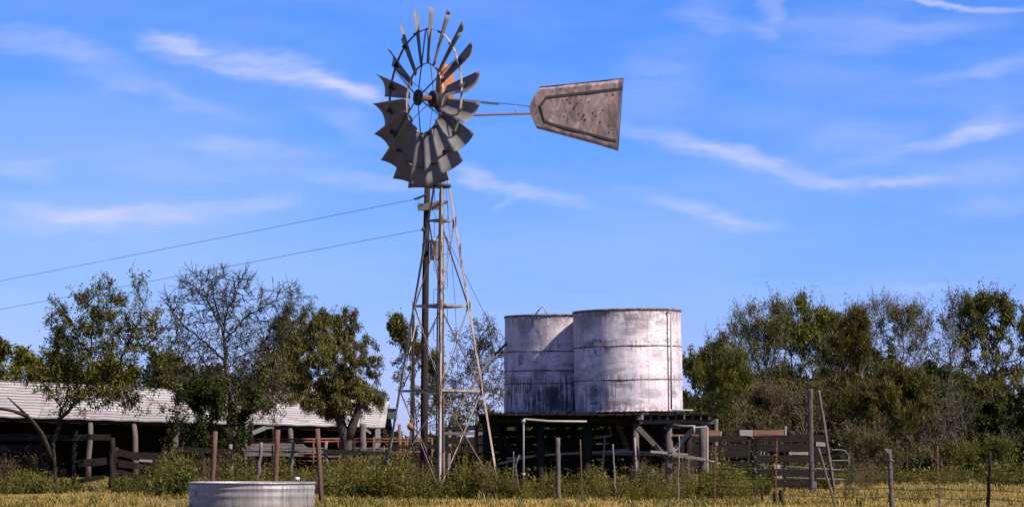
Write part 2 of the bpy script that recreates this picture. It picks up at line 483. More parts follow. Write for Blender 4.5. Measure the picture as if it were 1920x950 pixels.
# ------------------------------------------------------------------ mesh builder
class MB:
    def __init__(s):
        s.v = []; s.f = []; s.uv = []; s.sm = []

    def quadring(s, rings, closed=True, smooth=True, capa=True, capb=True, uo=None):
        """rings: list of lists of points, same count; uv in metres"""
        n = len(rings[0]); b = len(s.v)
        uo = uo or (rng.random() * 20, rng.random() * 20)
        for r in rings:
            s.v.extend([tuple(p) for p in r])
        L = [0.0]
        for i in range(1, len(rings)):
            L.append(L[-1] + (Vector(rings[i][0]) - Vector(rings[i - 1][0])).length)
        C = [0.0]
        for k in range(1, n + 1):
            C.append(C[-1] + (Vector(rings[0][k % n]) - Vector(rings[0][k - 1])).length)
        m = n if closed else n - 1
        for i in range(len(rings) - 1):
            for k in range(m):
                k2 = (k + 1) % n
                s.f.append((b + i * n + k, b + i * n + k2, b + (i + 1) * n + k2, b + (i + 1) * n + k))
                s.uv.append([(uo[0] + C[k], uo[1] + L[i]), (uo[0] + C[k + 1], uo[1] + L[i]), (uo[0] + C[k + 1], uo[1] + L[i + 1]), (uo[0] + C[k], uo[1] + L[i + 1])])
                s.sm.append(smooth)
        if closed and capa:
            s.f.append(tuple(b + k for k in reversed(range(n)))); s.uv.append([(uo[0] + C[k], uo[1]) for k in reversed(range(n))]); s.sm.append(False)
        if closed and capb:
            q = b + (len(rings) - 1) * n
            s.f.append(tuple(q + k for k in range(n))); s.uv.append([(uo[0] + C[k], uo[1] + L[-1]) for k in range(n)]); s.sm.append(False)
        return s

    def tube(s, pts, rad, sides=8, rough=0.0, smooth=True, caps=True):
        pts = [Vector(p) for p in pts]
        if isinstance(rad, (int, float)):
            rad = [rad] * len(pts)
        rings = []
        ref = None
        offs = [1 + rng.uniform(-rough, rough) for _ in range(sides)]
        for i, p in enumerate(pts):
            d = (pts[min(i + 1, len(pts) - 1)] - pts[max(i - 1, 0)]).normalized()
            if ref is None:
                ref = Vector((0, 1, 0)) if abs(d.y) < .8 else Vector((1, 0, 0))
            a = (ref - d * ref.dot(d)).normalized(); bb = d.cross(a); ref = a
            ring = []
            for k in range(sides):
                t = 2 * math.pi * k / sides
                r = rad[i] * (offs[k] + rng.uniform(-rough, rough) * .5)
                ring.append(p + (a * math.cos(t) + bb * math.sin(t)) * r)
            rings.append(ring)
        s.quadring(rings, True, smooth, caps, caps)
        return s

    def beam(s, p0, p1, w, h, up=None, taper=1.0, jit=0.0):
        """box from p0 to p1, h along 'up', w across"""
        p0, p1 = Vector(p0), Vector(p1)
        d = (p1 - p0).normalized()
        up = Vector(up) if up is not None else (Vector((0, 0, 1)) if abs(d.z) < .9 else Vector((1, 0, 0)))
        u_ = (up - d * up.dot(d)).normalized(); sd = d.cross(u_)
        n = max(1, int((p1 - p0).length / .5)) if jit else 1
        rings = []
        for i in range(n + 1):
            f = i / n
            c = p0.lerp(p1, f); kk = 1 + (taper - 1) * f
            o = (u_ * rng.uniform(-jit, jit) + sd * rng.uniform(-jit, jit) * .5) if jit else Vector()
            hh = h / 2 * kk * (1 + (rng.uniform(-.12, .12) if jit else 0))
            rings.append([c + o + sd * (-w / 2) + u_ * -hh, c + o + sd * (w / 2) + u_ * -hh, c + o + sd * (w / 2) + u_ * hh, c + o + sd * (-w / 2) + u_ * hh])
        s.quadring(rings, True, False)
        return s

    def angle(s, p0, p1, w, inward, t=.012):
        """angle iron: two flanges meeting at an outer edge that faces away from 'inward'"""
        p0, p1 = Vector(p0), Vector(p1)
        d = (p1 - p0).normalized()
        i_ = Vector(inward); i_ = (i_ - d * i_.dot(d)).normalized()
        q = d.cross(i_)
        a = (i_ + q).normalized(); b = (i_ - q).normalized()
        prof = [Vector(), a * w, a * w + b * t, a * t + b * t, a * t + b * w, b * w]
        s.quadring([[p0 + x for x in prof], [p1 + x for x in prof]], True, False)
        return s

    def lathe(s, c, prof, seg=48, axis='z', smooth=True, wob=0.0, ph=0.0, capa=False, capb=False, u0=0.0, dent=0.0):
        """prof: list of (r, z); uv u = arc length, v = z"""
        b = len(s.v); n = len(prof); c = Vector(c)
        R = max(p[0] for p in prof)
        for k in range(seg):
            t = 2 * math.pi * k / seg
            w1 = 1 + wob * math.sin(3 * t + ph) + wob * .6 * math.sin(7 * t + ph * 2)
            for (r, z) in prof:
                w2 = w1 + dent * math.sin(5 * t + z * 2.3 + ph) * math.sin(z * 2.9 + 2 * t) + dent * .6 * math.sin(11 * t - z * 4.1 + ph)
                s.v.append((c.x + r * w2 * math.cos(t), c.y + r * w2 * math.sin(t), c.z + z))
        for k in range(seg):
            k2 = (k + 1) % seg
            for i in range(n - 1):
                s.f.append((b + k * n + i, b + k2 * n + i, b + k2 * n + i + 1, b + k * n + i + 1))
                ua, ub = u0 + 2 * math.pi * R * k / seg, u0 + 2 * math.pi * R * (k + 1) / seg
                s.uv.append([(ua, prof[i][1]), (ub, prof[i][1]), (ub, prof[i + 1][1]), (ua, prof[i + 1][1])])
                s.sm.append(smooth)
        if capa:
            s.f.append(tuple(b + k * n for k in reversed(range(seg)))); s.uv.append([(0, 0)] * seg); s.sm.append(False)
        if capb:
            s.f.append(tuple(b + k * n + n - 1 for k in range(seg))); s.uv.append([(0, 0)] * seg); s.sm.append(False)
        return s

    def xform(s, M):
        s.v = [tuple(M @ Vector(p)) for p in s.v]
        return s

    def build(s, name, mat, parent=None, smooth_angle=None, bevel=None, solid=None):
        me = bpy.data.meshes.new(name)
        me.from_pydata(s.v, [], s.f)
        ul = me.uv_layers.new(name='UVMap')
        flat = [c for f in s.uv for p in f for c in p]
        ul.data.foreach_set('uv', flat)
        me.polygons.foreach_set('use_smooth', s.sm)
        me.materials.append(mat)
        me.validate(); me.update()
        o = bpy.data.objects.new(name, me)
        S.collection.objects.link(o)
        if parent is not None:
            o.parent = parent
            o.matrix_parent_inverse = Matrix.Translation(-parent.location)
        if bevel:
            b = o.modifiers.new('bevel', 'BEVEL'); b.width = bevel; b.segments = 2; b.limit_method = 'ANGLE'
        if solid:
            b = o.modifiers.new('solidify', 'SOLIDIFY'); b.thickness = solid; b.offset = 0
        return o


def tag(o, label=None, cat=None, group=None, kind=None):
    if label: o['label'] = label
    if cat: o['category'] = cat
    if group: o['group'] = group
    if kind: o['kind'] = kind
    return o


def thing(name, loc, label, cat, group=None):
    o = bpy.data.objects.new(name, None)
    o.empty_display_size = .2
    S.collection.objects.link(o)
    o.location = loc
    return tag(o, label, cat, group)


def quads_obj(name, V, mats, midx=None, parent=None, tri=False):
    """V: (n,k,3) array of separate polygons"""
    n, k = V.shape[0], V.shape[1]
    me = bpy.data.meshes.new(name)
    me.vertices.add(n * k); me.vertices.foreach_set('co', V.reshape(-1).astype(np.float32))
    me.loops.add(n * k); me.loops.foreach_set('vertex_index', np.arange(n * k, dtype=np.int32))
    me.polygons.add(n)
    me.polygons.foreach_set('loop_start', (np.arange(n) * k).astype(np.int32))
    me.polygons.foreach_set('loop_total', np.full(n, k, dtype=np.int32))
    for m in mats: me.materials.append(m)
    if midx is not None: me.polygons.foreach_set('material_index', midx.astype(np.int32))
    me.update(calc_edges=True)
    o = bpy.data.objects.new(name, me)
    S.collection.objects.link(o)
    if parent is not None:
        o.parent = parent; o.matrix_parent_inverse = Matrix.Translation(-parent.location)
    return o


def unit(a):
    return a / np.maximum(np.linalg.norm(a, axis=-1, keepdims=True), 1e-9)


def leaf_quads(c, d, L, Wd, fold=0.0):
    """rhombus leaves at c, along d (n,3), lengths L, widths Wd"""
    d = unit(d)
    r = unit(np.cross(d, nrng.normal(size=d.shape)))
    L = L[:, None]; Wd = Wd[:, None]
    return np.stack([c, c + d * L * .45 + r * Wd * .5, c + d * L, c + d * L * .45 - r * Wd * .5], axis=1)


# ================================================================== GROUND
def build_ground():
    xs = np.concatenate([[-1500, -400, -120, -60], np.arange(-40, 41, 1.0), [60, 120, 400, 1500]])
    ys = np.concatenate([[-100, -10, 20], np.arange(35, 131, 1.0), [150, 200, 400, 900, 2500]])
    vs = []; fs = []
    for y in ys:
        for x in xs:
            a = 1.0 if (-45 < x < 45 and 30 < y < 135) else 0.0
            z = a * (.025 * math.sin(x * .7 + y * .23) + .02 * math.sin(y * .9 - x * .4))
            vs.append((x, y, z - .02))
    nx = len(xs)
    for j in range(len(ys) - 1):
        for i in range(nx - 1):
            fs.append((j * nx + i, j * nx + i + 1, (j + 1) * nx + i + 1, (j + 1) * nx + i))
    me = bpy.data.meshes.new('ground'); me.from_pydata(vs, [], fs); me.materials.append(GROUND)
    me.polygons.foreach_set('use_smooth', [True] * len(fs))
    o = bpy.data.objects.new('ground', me); S.collection.objects.link(o)
    tag(o, kind='structure')


build_ground()

# ================================================================== WINDMILL TOWER
TY = 64.0
TC = G(827, TY)                       # centre of the tower on the ground
sT = F / TY


def zat(py, Y=TY):
    return W(827, py, Y).z


Z_BASE = 0.0
def half_w(z):                        # half diagonal of the tower at height z
    zt, zb = zat(330), 0.0
    return 13 / sT + (112 - 13) / sT * (zt - z) / (zt - zb)


DIRS = {'front': Vector((0, -1, 0)), 'right': Vector((1, 0, 0)), 'rear': Vector((0, 1, 0)), 'left': Vector((-1, 0, 0))}


def legp(k, z):
    return TC + DIRS[k] * half_w(z) + Vector((0, 0, z))


tower = thing('windmill', TC, 'tall multi-blade farm windmill with grey blades and tail vane on a rusty steel lattice tower', 'windmill')
ztop = zat(328)
for k in ('front', 'right', 'rear', 'left'):
    mb = MB(); mb.angle(legp(k, -.1), legp(k, ztop), .066, -DIRS[k], .012)
    mb.build('leg', STEEL, tower)
levels = [zat(414), zat(574), zat(733)]
order = ['front', 'right', 'rear', 'left']
for zl in levels:
    for i in range(4):
        a, b = order[i], order[(i + 1) % 4]
        inw = -(DIRS[a] + DIRS[b])
        mb = MB(); pa, pb = legp(a, zl), legp(b, zl)
        mb.beam(pa + inw * .03, pb + inw * .03, .010, .05); mb.beam(pa + inw * .05 + Vector((0, 0, .03)), pb + inw * .05 + Vector((0, 0, .03)), .045, .010)
        mb.build('girt', STEEL, tower)
spans = [(zat(335), levels[0]), (levels[0], levels[1]), (levels[1], levels[2]), (levels[2], .05)]
for (za, zb) in spans[1:]:
    for i in range(4):
        a, b = order[i], order[(i + 1) % 4]
        inw = -(DIRS[a] + DIRS[b]).normalized()
        for (p, q, o_) in ((legp(a, za), legp(b, zb), .05), (legp(b, za), legp(a, zb), .075)):
            mb = MB(); mb.beam(p + inw * o_, q + inw * o_, .009, .027 if i in (0, 3) else .013)
            mb.build('brace', STEEL if (i + int(o_ > .06)) % 2 else STEEL_RUST, tower)
# step loops on the front leg, alternating sides
z = zat(352); side = -1; stepn = 0
while z > zat(640):
    p = legp('front', z); q = legp('front', z - .42)
    o_ = Vector((side * .17, 0, 0)) + Vector((0, -.01, 0))
    i_ = Vector((side * .02, 0, 0))
    pts = [p + i_, p + o_ * .85, p + o_ + Vector((0, 0, -.04)), q + o_ + Vector((0, 0, .04)), q + o_ * .85, q + i_]
    MB().tube(pts, .007, 5).build('step', STEEL_DARK, tower)
    z -= .43; side = -side
# bolt plates where legs join
for zl in levels + [zat(465), zat(655)]:
    for k in ('front', 'left', 'right'):
        p = legp(k, zl)
        MB().beam(p + Vector((0, 0, -.13)) + DIRS[k] * .004, p + Vector((0, 0, .13)) + DIRS[k] * .004, .05, .018, up=DIRS[k]).build('joint_plate', STEEL_RUST, tower)
# top cap, platform stub and mast pipe
MB().lathe(TC + Vector((0, 0, zat(352))), [(.20, 0), (.24, .02), (.24, .07), (.2, .09)], 20, capa=True, capb=True).build('tower_cap', STEEL_DARK, tower)
hubz = zat(190)
MB().tube([TC + Vector((0, 0, zat(350))), TC + Vector((0, 0, hubz - .25))], .055, 12).build('mast_pipe', STEEL_DARK, tower)
# pump rod and drop pipe
MB().tube([TC + Vector((0, 0, .2)), TC + Vector((0, 0, hubz - .2))], .016, 6).build('pump_rod', STEEL_DARK, tower)
MB().tube([TC + Vector((.06, .06, 0)), TC + Vector((.06, .06, 1.1))], .045, 8).build('well_pipe', STEEL_RUST, tower)
MB().tube([TC + Vector((-.12, .05, 0)), TC + Vector((-.10, .05, zat(600))), TC + Vector((-.04, .02, zat(360)))], .02, 8).build('riser_pipe', STEEL_DARK, tower)
# furl wire
MB().tube([TC + Vector((.1, 0, zat(345))), TC + Vector((.35, -.1, zat(570))), TC + Vector((.5, -.2, .8))], .006, 5).build('furl_wire', WIRE, tower)

# ---- head
n_ = Vector((-.835, -.55, 0)).normalized()      # the wheel faces this way
e_ = Vector((.55, -.835, 0)).normalized()
up_ = Vector((0, 0, 1))
M0 = TC + Vector((0, 0, zat(187)))
HC = M0 + n_ * .50                              # centre of the wheel
R = 170 / sT
head = MB()
# gearbox below and casing (helmet)
hz = []
for (zz, rx, ry) in [(-.32, .10, .10), (-.22, .20, .17), (-.05, .24, .20), (.15, .22, .19)]:
    hz.append([M0 + n_ * (math.cos(t) * rx) + e_ * (math.sin(t) * ry) + up_ * zz for t in [2 * math.pi * i / 20 for i in range(20)]])
head.quadring(hz)
head.build('gear_case', STEEL_DARK, tower, bevel=.01)
hz = []
for (zz, rx, ry, off) in [(-.02, .225, .175, -.08), (.25, .235, .175, -.09), (.55, .22, .165, -.10), (.78, .19, .15, -.11), (.88, .13, .10, -.12), (.90, .03, .02, -.12)]:
    ring = []
    for i in range(24):
        t = 2 * math.pi * i / 24
        cx_ = math.copysign(abs(math.cos(t)) ** .7, math.cos(t)); cy_ = math.copysign(abs(math.sin(t)) ** .7, math.sin(t))
        ring.append(M0 + n_ * (cx_ * rx + off) + e_ * (cy_ * ry) + up_ * zz)
    hz.append(ring)
MB().quadring(hz).build('helmet', HELMET, tower, bevel=.008)
# main shaft and hubs
def disk(c, ax, prof, seg=24):
    """lathe about axis ax through c; prof (r, s)"""
    q = ax.to_track_quat('Z', 'Y').to_matrix().to_4x4()
    m = MB(); m.lathe((0, 0, 0), prof, seg)
    return m.xform(Matrix.Translation(c) @ q)
disk(HC, n_, [(.0, -.40), (.075, -.4), (.075, .1), (.11, .12), (.11, .19), (.0, .19)]).build('shaft', RED_IRON, tower)
disk(HC + n_ * .20, n_, [(.10, -.03), (.20, -.03), (.20, .03), (.10, .03), (.10, -.03)]).build('hub', STEEL_DARK, tower)
disk(HC - n_ * .24, n_, [(.05, -.04), (.21, -.04), (.21, .03), (.05, .03)]).build('hub', STEEL_DARK, tower)

def wp(th, r, s=0.0):
    """point of the wheel plane at clock angle th (from up towards e), radius r, s in front"""
    return HC + (up_ * math.cos(th) + e_ * math.sin(th)) * r + n_ * s
def wt(th):
    return (e_ * math.cos(th) - up_ * math.sin(th))
for rr, tk, nm in ((.385 * R, .014, 'inner_ring'), (.765 * R, .02, 'outer_ring')):
    rings = []
    SEG = 90
    m = MB()
    pts = []
    b = []
    for i in range(SEG):
        th = 2 * math.pi * i / SEG
        rd = (up_ * math.cos(th) + e_ * math.sin(th))
        c = wp(th, rr)
        w2 = .03
        b.append([c - rd * .007 - n_ * w2, c + rd * .007 - n_ * w2, c + rd * .007 + n_ * w2, c - rd * .007 + n_ * w2])
    b.append(b[0])
    m.quadring(b, True, False, False, False)
    m.build(nm, STEEL, tower)
BETA = math.radians(33.5)
NB = 18
r0, r1 = .385 * R, 1.0 * R
blade_objs = []
for i in range(NB):
    th = 2 * math.pi * (i + .27) / NB
    rd = up_ * math.cos(th) + e_ * math.sin(th)
    t = wt(th)
    be = BETA + rng.uniform(-.06, .06)
    ch = t * math.cos(be) + n_ * math.sin(be)
    nm = n_ * math.cos(be) - t * math.sin(be)
    m = MB()
    NR, NC = 9, 9
    rows = []
    bendt = rng.uniform(-.015, .015)
    for a in range(NR):
        fr = a / (NR - 1)
        r = r0 + (r1 - r0) * fr
        w = (.155 + (.30 - .155) * fr) * R
        row = []
        for c in range(NC):
            fc = c / (NC - 1) - .5
            sag = (1 - 4 * fc * fc) * .16 * w
            rr_ = r + (1 - 4 * fc * fc) * (-.012 * R if a == NR - 1 else 0)
            row.append(HC + rd * rr_ + ch * (fc * w) - nm * (sag + bendt * fr * fr * 2))
        rows.append(row)
    m.quadring(rows, False, True)
    bo = m.build('blade', BLADE, tower, solid=.006)
    blade_objs.append(bo)
    # bracket and bolts on the outer ring
    p = wp(th, .765 * R)
    mk = MB(); mk.beam(p - ch * .10 - nm * .035, p + ch * .10 - nm * .02, .05, .03, up=rd)
    mk.beam(p + nm * .02 - ch * .02 + n_ * .02, p + nm * .02 + ch * .05 + n_ * .02, .06, .03, up=rd)
    mk.build('bracket', STEEL_DARK, tower)
    p = wp(th, .40 * R)
    MB().beam(p - ch * .05 - nm * .03, p + ch * .05 - nm * .03, .03, .025, up=rd).build('bracket', STEEL_DARK, tower)
for i in range(6):
    th = math.pi / 3 * i + .03
    for o_ in (-.026, .026):
        MB().tube([wp(th + o_ * 3.2, .10, .20), wp(th + o_ * .55, .765 * R, .01)], .0095, 6).build('spoke', STEEL_DARK, tower)
    MB().tube([wp(th + .05, .18, -.24), wp(th, .765 * R, -.02)], .0095, 6).build('spoke', STEEL_DARK, tower)

# ---- tail
d_ = -n_                                         # the tail runs away from the wheel
PN = e_                                          # normal of the tail sheet
def tp(px, py, off=0.0):
    return onplane(px, py, M0, PN) + PN * off
ZV = 1
m = MB(); m.tube([M0 + d_ * .1 + up_ * -.22, tp(885, 216), tp(996, 213)], .028, 8); m.build('tail_boom', RED_IRON, tower)
m = MB(); m.beam(M0 + d_ * .1 + up_ * .03, tp(935, 195), .05, .05); m.build('tail_boom', STEEL_DARK, tower)
MB().tube([tp(878, 189), tp(937, 193.5), tp(994, 199.5)], .011, 6).build('tail_rod', STEEL_DARK, tower)
MB().beam(tp(884, 188), tp(881, 217), .04, .05).build('tail_strut', STEEL_DARK, tower)
MB().tube([tp(967, 197), tp(966, 213)], .01, 6).build('tail_strut', STEEL, tower)
MB().tube([M0 + up_ * -.30, M0 + d_ * .6 + up_ * -.12], .045, 8).build('tail_hinge', STEEL_DARK, tower)
poly = [(992, 198), (1012, 163.6), (1169, 147), (1158.5, 280.7), (1006.7, 240), (996, 216)]
pts3 = [tp(*p) for p in poly]
# sheet as a grid so that it can be slightly dented
def inpoly_bounds(x):
    # top and bottom rows of the vane at photo column x
    def lerp(a, b, t): return a + (b - a) * t
    if x < 1012: top = lerp(198, 163.6, (x - 992) / 20)
    else: top = lerp(163.6, 147, (x - 1012) / 157)
    if x < 996: bot = lerp(198, 216, (x - 992) / 4)
    elif x < 1006.7: bot = lerp(216, 240, (x - 996) / 10.7)
    else: bot = lerp(240, 283.2, (x - 1006.7) / 162.3)
    return top, bot
cols = []
XS = [992.2, 994, 996, 1000, 1004, 1006.7, 1012] + [1012 + 155 * k / 20 for k in range(1, 21)]
for x in XS:
    t_, b_ = inpoly_bounds(x)
    col = []
    for k in range(15):
        y = b_ + (t_ - b_) * k / 14
        xx = x + (0 if x < 1100 else (x - 1100) / 67 * (-9.0 * (y - 147) / 133))     # the rear edge leans
        dent = .007 * math.sin(x * .07 + y * .05) + .005 * math.sin(x * .13 - y * .11) + rng.uniform(-.001, .001)
        col.append(tp(xx, y, dent))
    cols.append(col)
m = MB(); m.quadring(cols, False, True); tail = m.build('tail_vane', TAIL, tower, solid=.006)
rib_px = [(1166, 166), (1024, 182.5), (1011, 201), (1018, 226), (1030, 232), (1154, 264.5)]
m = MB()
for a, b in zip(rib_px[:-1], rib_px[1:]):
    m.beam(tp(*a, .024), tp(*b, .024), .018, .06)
m.build('vane_rib', BLACK, tail.parent)  # near-black colour stands for the shaded underside of the rib
m = MB()
for a, b in (((1012, 163.6), (1169, 147)), ((1168.5, 147), (1158.5, 281)), ((1006.7, 240), (1158.5, 280.7))):
    m.tube([tp(*a, .005), tp(*b, .005)], .012, 6)
m.build('vane_edge', STEEL_DARK, tower)
# bullet holes: small dark punched rings
holes = [(1063, 187), (1069, 193.5), (1078, 199.5), (1076, 202.5), (1082, 194.5), (1080, 181), (1090, 187), (1103, 191), (1060, 208), (1064, 224.5),
         (1085, 213), (1095, 215), (1093, 219), (1096.5, 224.5), (1111, 212), (1116.5, 216.5), (1117, 218.5), (1129.5, 207), (1125, 212.5), (1124.5, 229), (1141, 235),
         (1141.5, 248), (1053.5, 188), (1149, 178), (1077, 165), (1035.5, 171), (1057, 218), (1051, 167)]
for (x, y) in holes:
    c = tp(x, y, .012)
    rad = rng.uniform(.013, .024)
    q = PN.to_track_quat('Z', 'Y').to_matrix().to_4x4()
    mm = MB(); mm.lathe((0, 0, 0), [(rad * .45, .0), (rad, -.005), (rad, .015), (rad * .45, .01)], 8, capa=True); mm.xform(Matrix.Translation(c) @ q)
    mm.build('bullet_hole', STEEL_DARK, tail)

# control box on the tower leg
bx = thing('control_box', legp('left', zat(775)) + Vector((0, -.1, 0)), 'small blue-grey electrical box on the left leg of the windmill tower', 'electrical box')
a = W(735, 785, TY - .25); b = W(735, 766, TY - .25)
MB().beam(a, b, .22, .14, up=(0, 1, 0)).build('housing', PLASTIC, bx, bevel=.01)
MB().beam(b + Vector((0, -.02, .0)), b + Vector((0, -.02, .02)), .25, .18, up=(0, 1, 0)).build('lid', BOXPALE, bx, bevel=.005)
MB().tube([W(738, 786, TY - .25), W(741, 789, TY - .3), W(746, 780, TY - .3), W(745, 776, TY - .28)], .014, 6).build('conduit', PVC, bx)
MB().tube([W(742, 768, TY - .2), W(760, 690, TY - .1), W(785, 588, TY)], .012, 6).build('conduit', BOXPALE, bx)

# ================================================================== UTILITY POLES AND LINES
PY = 66.5
pole = thing('utility_pole', G(795, PY), 'dark wooden utility pole with crossarm rising behind the windmill tower', 'utility pole')
pp = [W(795, 845 + CH * F / PY, PY), W(795.5, 760, PY), W(796.5, 640, PY), W(798, 520, PY), W(799.5, 420, PY), W(801.5, 342, PY)]
MB().tube(pp, [.10, .097, .09, .085, .08, .075], 12, .03).build('shaft', WOOD_CREO, pole)
m = MB(); m.beam(W(783, 388.5, PY - .14), W(828, 386, PY - .14), .1, .19, jit=.004); m.build('crossarm', WOOD_GREY, pole)
m = MB(); m.beam(W(818, 381, PY - .02), W(840, 378, PY - .02), .1, .12, taper=.4); m.build('crossarm', WOOD_GREY, pole)
m = MB(); m.lathe(W(817, 487, PY), [(0, 0), (.15, 0), (.16, .02), (.16, .46), (.17, .47), (.17, .52), (.0, .56)], 20); can = m.build('transformer_can', BOXPALE, pole)
MB().lathe(W(814, 459, PY - .18), [(0, -.04), (.05, -.03), (.05, .03), (0, .04)], 12).build('gauge', BLACK, can)
MB().tube([W(822, 447, PY), W(824, 436, PY)], .02, 6).build('bushing', BLACK, can)
m = MB()
a, b = W(779, 373, PY - .1), W(797, 366, PY - .1)
for k in range(7):
    c = a.lerp(b, k / 6.0); m.lathe(c, [(0, -.03), (.035, -.02), (.045, 0), (.03, .025), (0, .03)], 10)
m.build('insulator', STEEL_DARK, pole)
MB().lathe(W(793.5, 430, PY - .12), [(0, -.05), (.04, -.04), (.05, 0), (.03, .05), (0, .06)], 10).build('insulator', STEEL_DARK, pole)
m = MB(); m.tube([W(786, 372, PY - .1), W(785, 380, PY - .1), W(797, 384, PY - .1)], .006, 5); m.build('jumper_wire', BLACK, pole)

def wire(a, b, sag, rad, n=24):
    pts = []
    for k in range(n + 1):
        f = k / n; p = a.lerp(b, f); p.z -= sag * 4 * f * (1 - f); pts.append(p)
    return MB().tube(pts, rad, 5)
tag(wire(W(780, 373, PY - .1), W(-1000, 713, PY + 60), .10, .006).build('power_line', BLACK), 'upper thin black power line running left from the pole top', 'power line', 'power lines leaving the pole')
tag(wire(W(793, 430, PY - .12), W(-1000, 758, PY + 60), .10, .006).build('power_line', BLACK), 'lower thin black power line running left from the pole side', 'power line', 'power lines leaving the pole')
tag(wire(W(803, 378, PY), W(935, 640, PY + 6), .0, .007).build('guy_wire', WIRE), 'thin guy wire slanting down right from the wooden pole', 'guy wire')
P2 = 80
pole2 = thing('pole', G(774, P2), 'thin dark wooden pole standing behind the left windmill leg', 'pole')
MB().tube([G(773, P2, 0), W(773.5, 740, P2), W(774, 660, P2), W(774.5, 588, P2)], [.075, .07, .062, .055], 10, .06).build('shaft', WOOD_CREO, pole2)
fl = thing('float_ball', W(770, 806, 68), 'rusty orange ball hanging on a rod near the base of the tower', 'float')
m = MB(); m.lathe(W(770, 799, 68), [(.0, -.1)] + [(.1 * math.cos(t), .1 * math.sin(t)) for t in [-1.2, -.8, -.4, 0, .4, .8, 1.2]] + [(0, .1)], 16); m.build('ball', HELMET, fl)
MB().tube([W(770, 792, 68), W(771, 690, 68), W(771.5, 590, 68)], .008, 5).build('rod', STEEL, fl)
MB().tube([W(770, 806, 68), W(769, 840, 68), G(769, 68)], .03, 6).build('post', STEEL_DARK, fl)
# leaning discharge pipe between tower and tank
tag(MB().tube([W(842, 800, 67), W(862, 759, 67.2), W(905, 695, 67.5), W(925, 667, 67.6), W(950, 643, 67.8)], .035, 8).build('discharge_pipe', WOOD_GREY), 'long grey pipe slanting from the tower foot up to the left tank', 'pipe')
tag(MB().beam(G(700, 63.2, 0) , W(704, 862, 63.2), .05, .05).build('stake', STEEL_RUST), 'short rusty stake in the weeds left of the tower foot', 'stake')

# ================================================================== TANK STAND AND TANKS
YR, YL = 66.0, 68.2
ZD = W(1180, 773, YR - 1.39).z                # deck top
RT = 101 / (F / YR)
def tank(c, mat, bands, height, name_label, tilt, ph):
    root = thing('water_tank', c, *name_label)
    prof = []
    nz = 40
    for k in range(nz + 1):
        z = height * k / nz
        r = RT
        prof.append((r, z))
    m = MB(); m.lathe((0, 0, 0), prof, 96, wob=.0035, ph=ph, u0=ph * 3, dent=.0045)
    M = Matrix.Translation(c) @ Matrix.Rotation(tilt, 4, 'Y')
    m.xform(M); shell = m.build('shell', mat, root)
    # lid
    m = MB(); m.lathe((0, 0, height - .03), [(RT * .995, 0), (RT * .6, .03), (0.01, .05)], 64); m.xform(M); m.build('lid', STEEL, root)
    for zb in bands:
        m = MB(); m.lathe((0, 0, zb), [(RT - .004, -.022), (RT + .012, -.014), (RT + .014, .0), (RT + .012, .012), (RT - .004, .018)], 96, wob=.0035, ph=ph); m.xform(M); m.build('band', BANDM, root)
    m = MB(); m.lathe((0, 0, height), [(RT - .012, -.02), (RT + .016, -.02), (RT + .02, .0), (RT + .016, .03), (RT - .012, .03)], 96, wob=.0035, ph=ph); m.xform(M); m.build('rim', RIMM, root)
    m = MB(); m.lathe((0, 0, .012), [(RT - .005, -.01), (RT + .014, -.01), (RT + .014, .035), (RT - .005, .04)], 96, wob=.0035, ph=ph); m.xform(M); m.build('foot_ring', mat, root)
    return root
BANDM = metal('band_steel', (.30, .27, .28), (.5, .46, .47), (.12, .07, .05), .6, .6, .1, 3)
RIMM = metal('rusty_rim', (.16, .12, .10), (.34, .28, .26), (.08, .04, .03), .62, .8, .05, 3)
cR = G(1179, YR, ZD + .015); cL = G(1043.5, YL, ZD + .015)
sR = F / YR; sL = F / YL
HR = (773 - 585) / sR; HL = HR - .03
def tuv(px, py, cpx, u0):
    th = 2 * math.pi - math.acos(max(-.999, min(.999, (px - cpx) / 101.0)))
    return u0 + RT * th, (773 - py) / sR
def patch(lst, cpx, u0):
    return [(*tuv(px, py, cpx, u0), hw / sR, hh / sR, k, a, d) for (px, py, hw, hh, k, a, d) in lst]
TANK_B = tank_mat('painted_tank_sheet', False, patch([
    (1128, 738, 30, 16, 'blot', 0, .55), (1120, 690, 26, 16, 'blot', .3, .45), (1195, 600, 40, 10, 'comb', 0, .5), (1215, 740, 30, 14, 'comb', .1, .4), (1240, 610, 20, 10, 'comb', 0, .4), (1170, 755, 50, 8, 'comb', 0, .5), (1092, 640, 10, 60, 'blot', 0, .35), (1130, 590, 40, 10, 'drip', 0, .45),
    (1112, 740, 15, 30, 'comb', 0, .85), (1106, 672, 20, 32, 'arc', .2, .8), (1122, 668, 24, 34, 'arc', .4, .65), (1160, 722, 34, 10, 'comb', -.15, .6), (1175, 742, 26, 26, 'blot', 0, .35),
    (1100, 612, 24, 22, 'blot', 0, .5), (1150, 610, 34, 28, 'arc', -.9, .35), (1190, 616, 40, 20, 'comb', 0, .4), (1150, 660, 40, 26, 'blot', 0, .3), (1262, 742, 12, 10, 'comb', 0, .5), (1230, 664, 14, 30, 'blot', .5, .3), (1090, 755, 12, 20, 'drip', 0, .4),
    (1140, 700, 40, 8, 'comb', .25, .5)], 1179, 3.9))
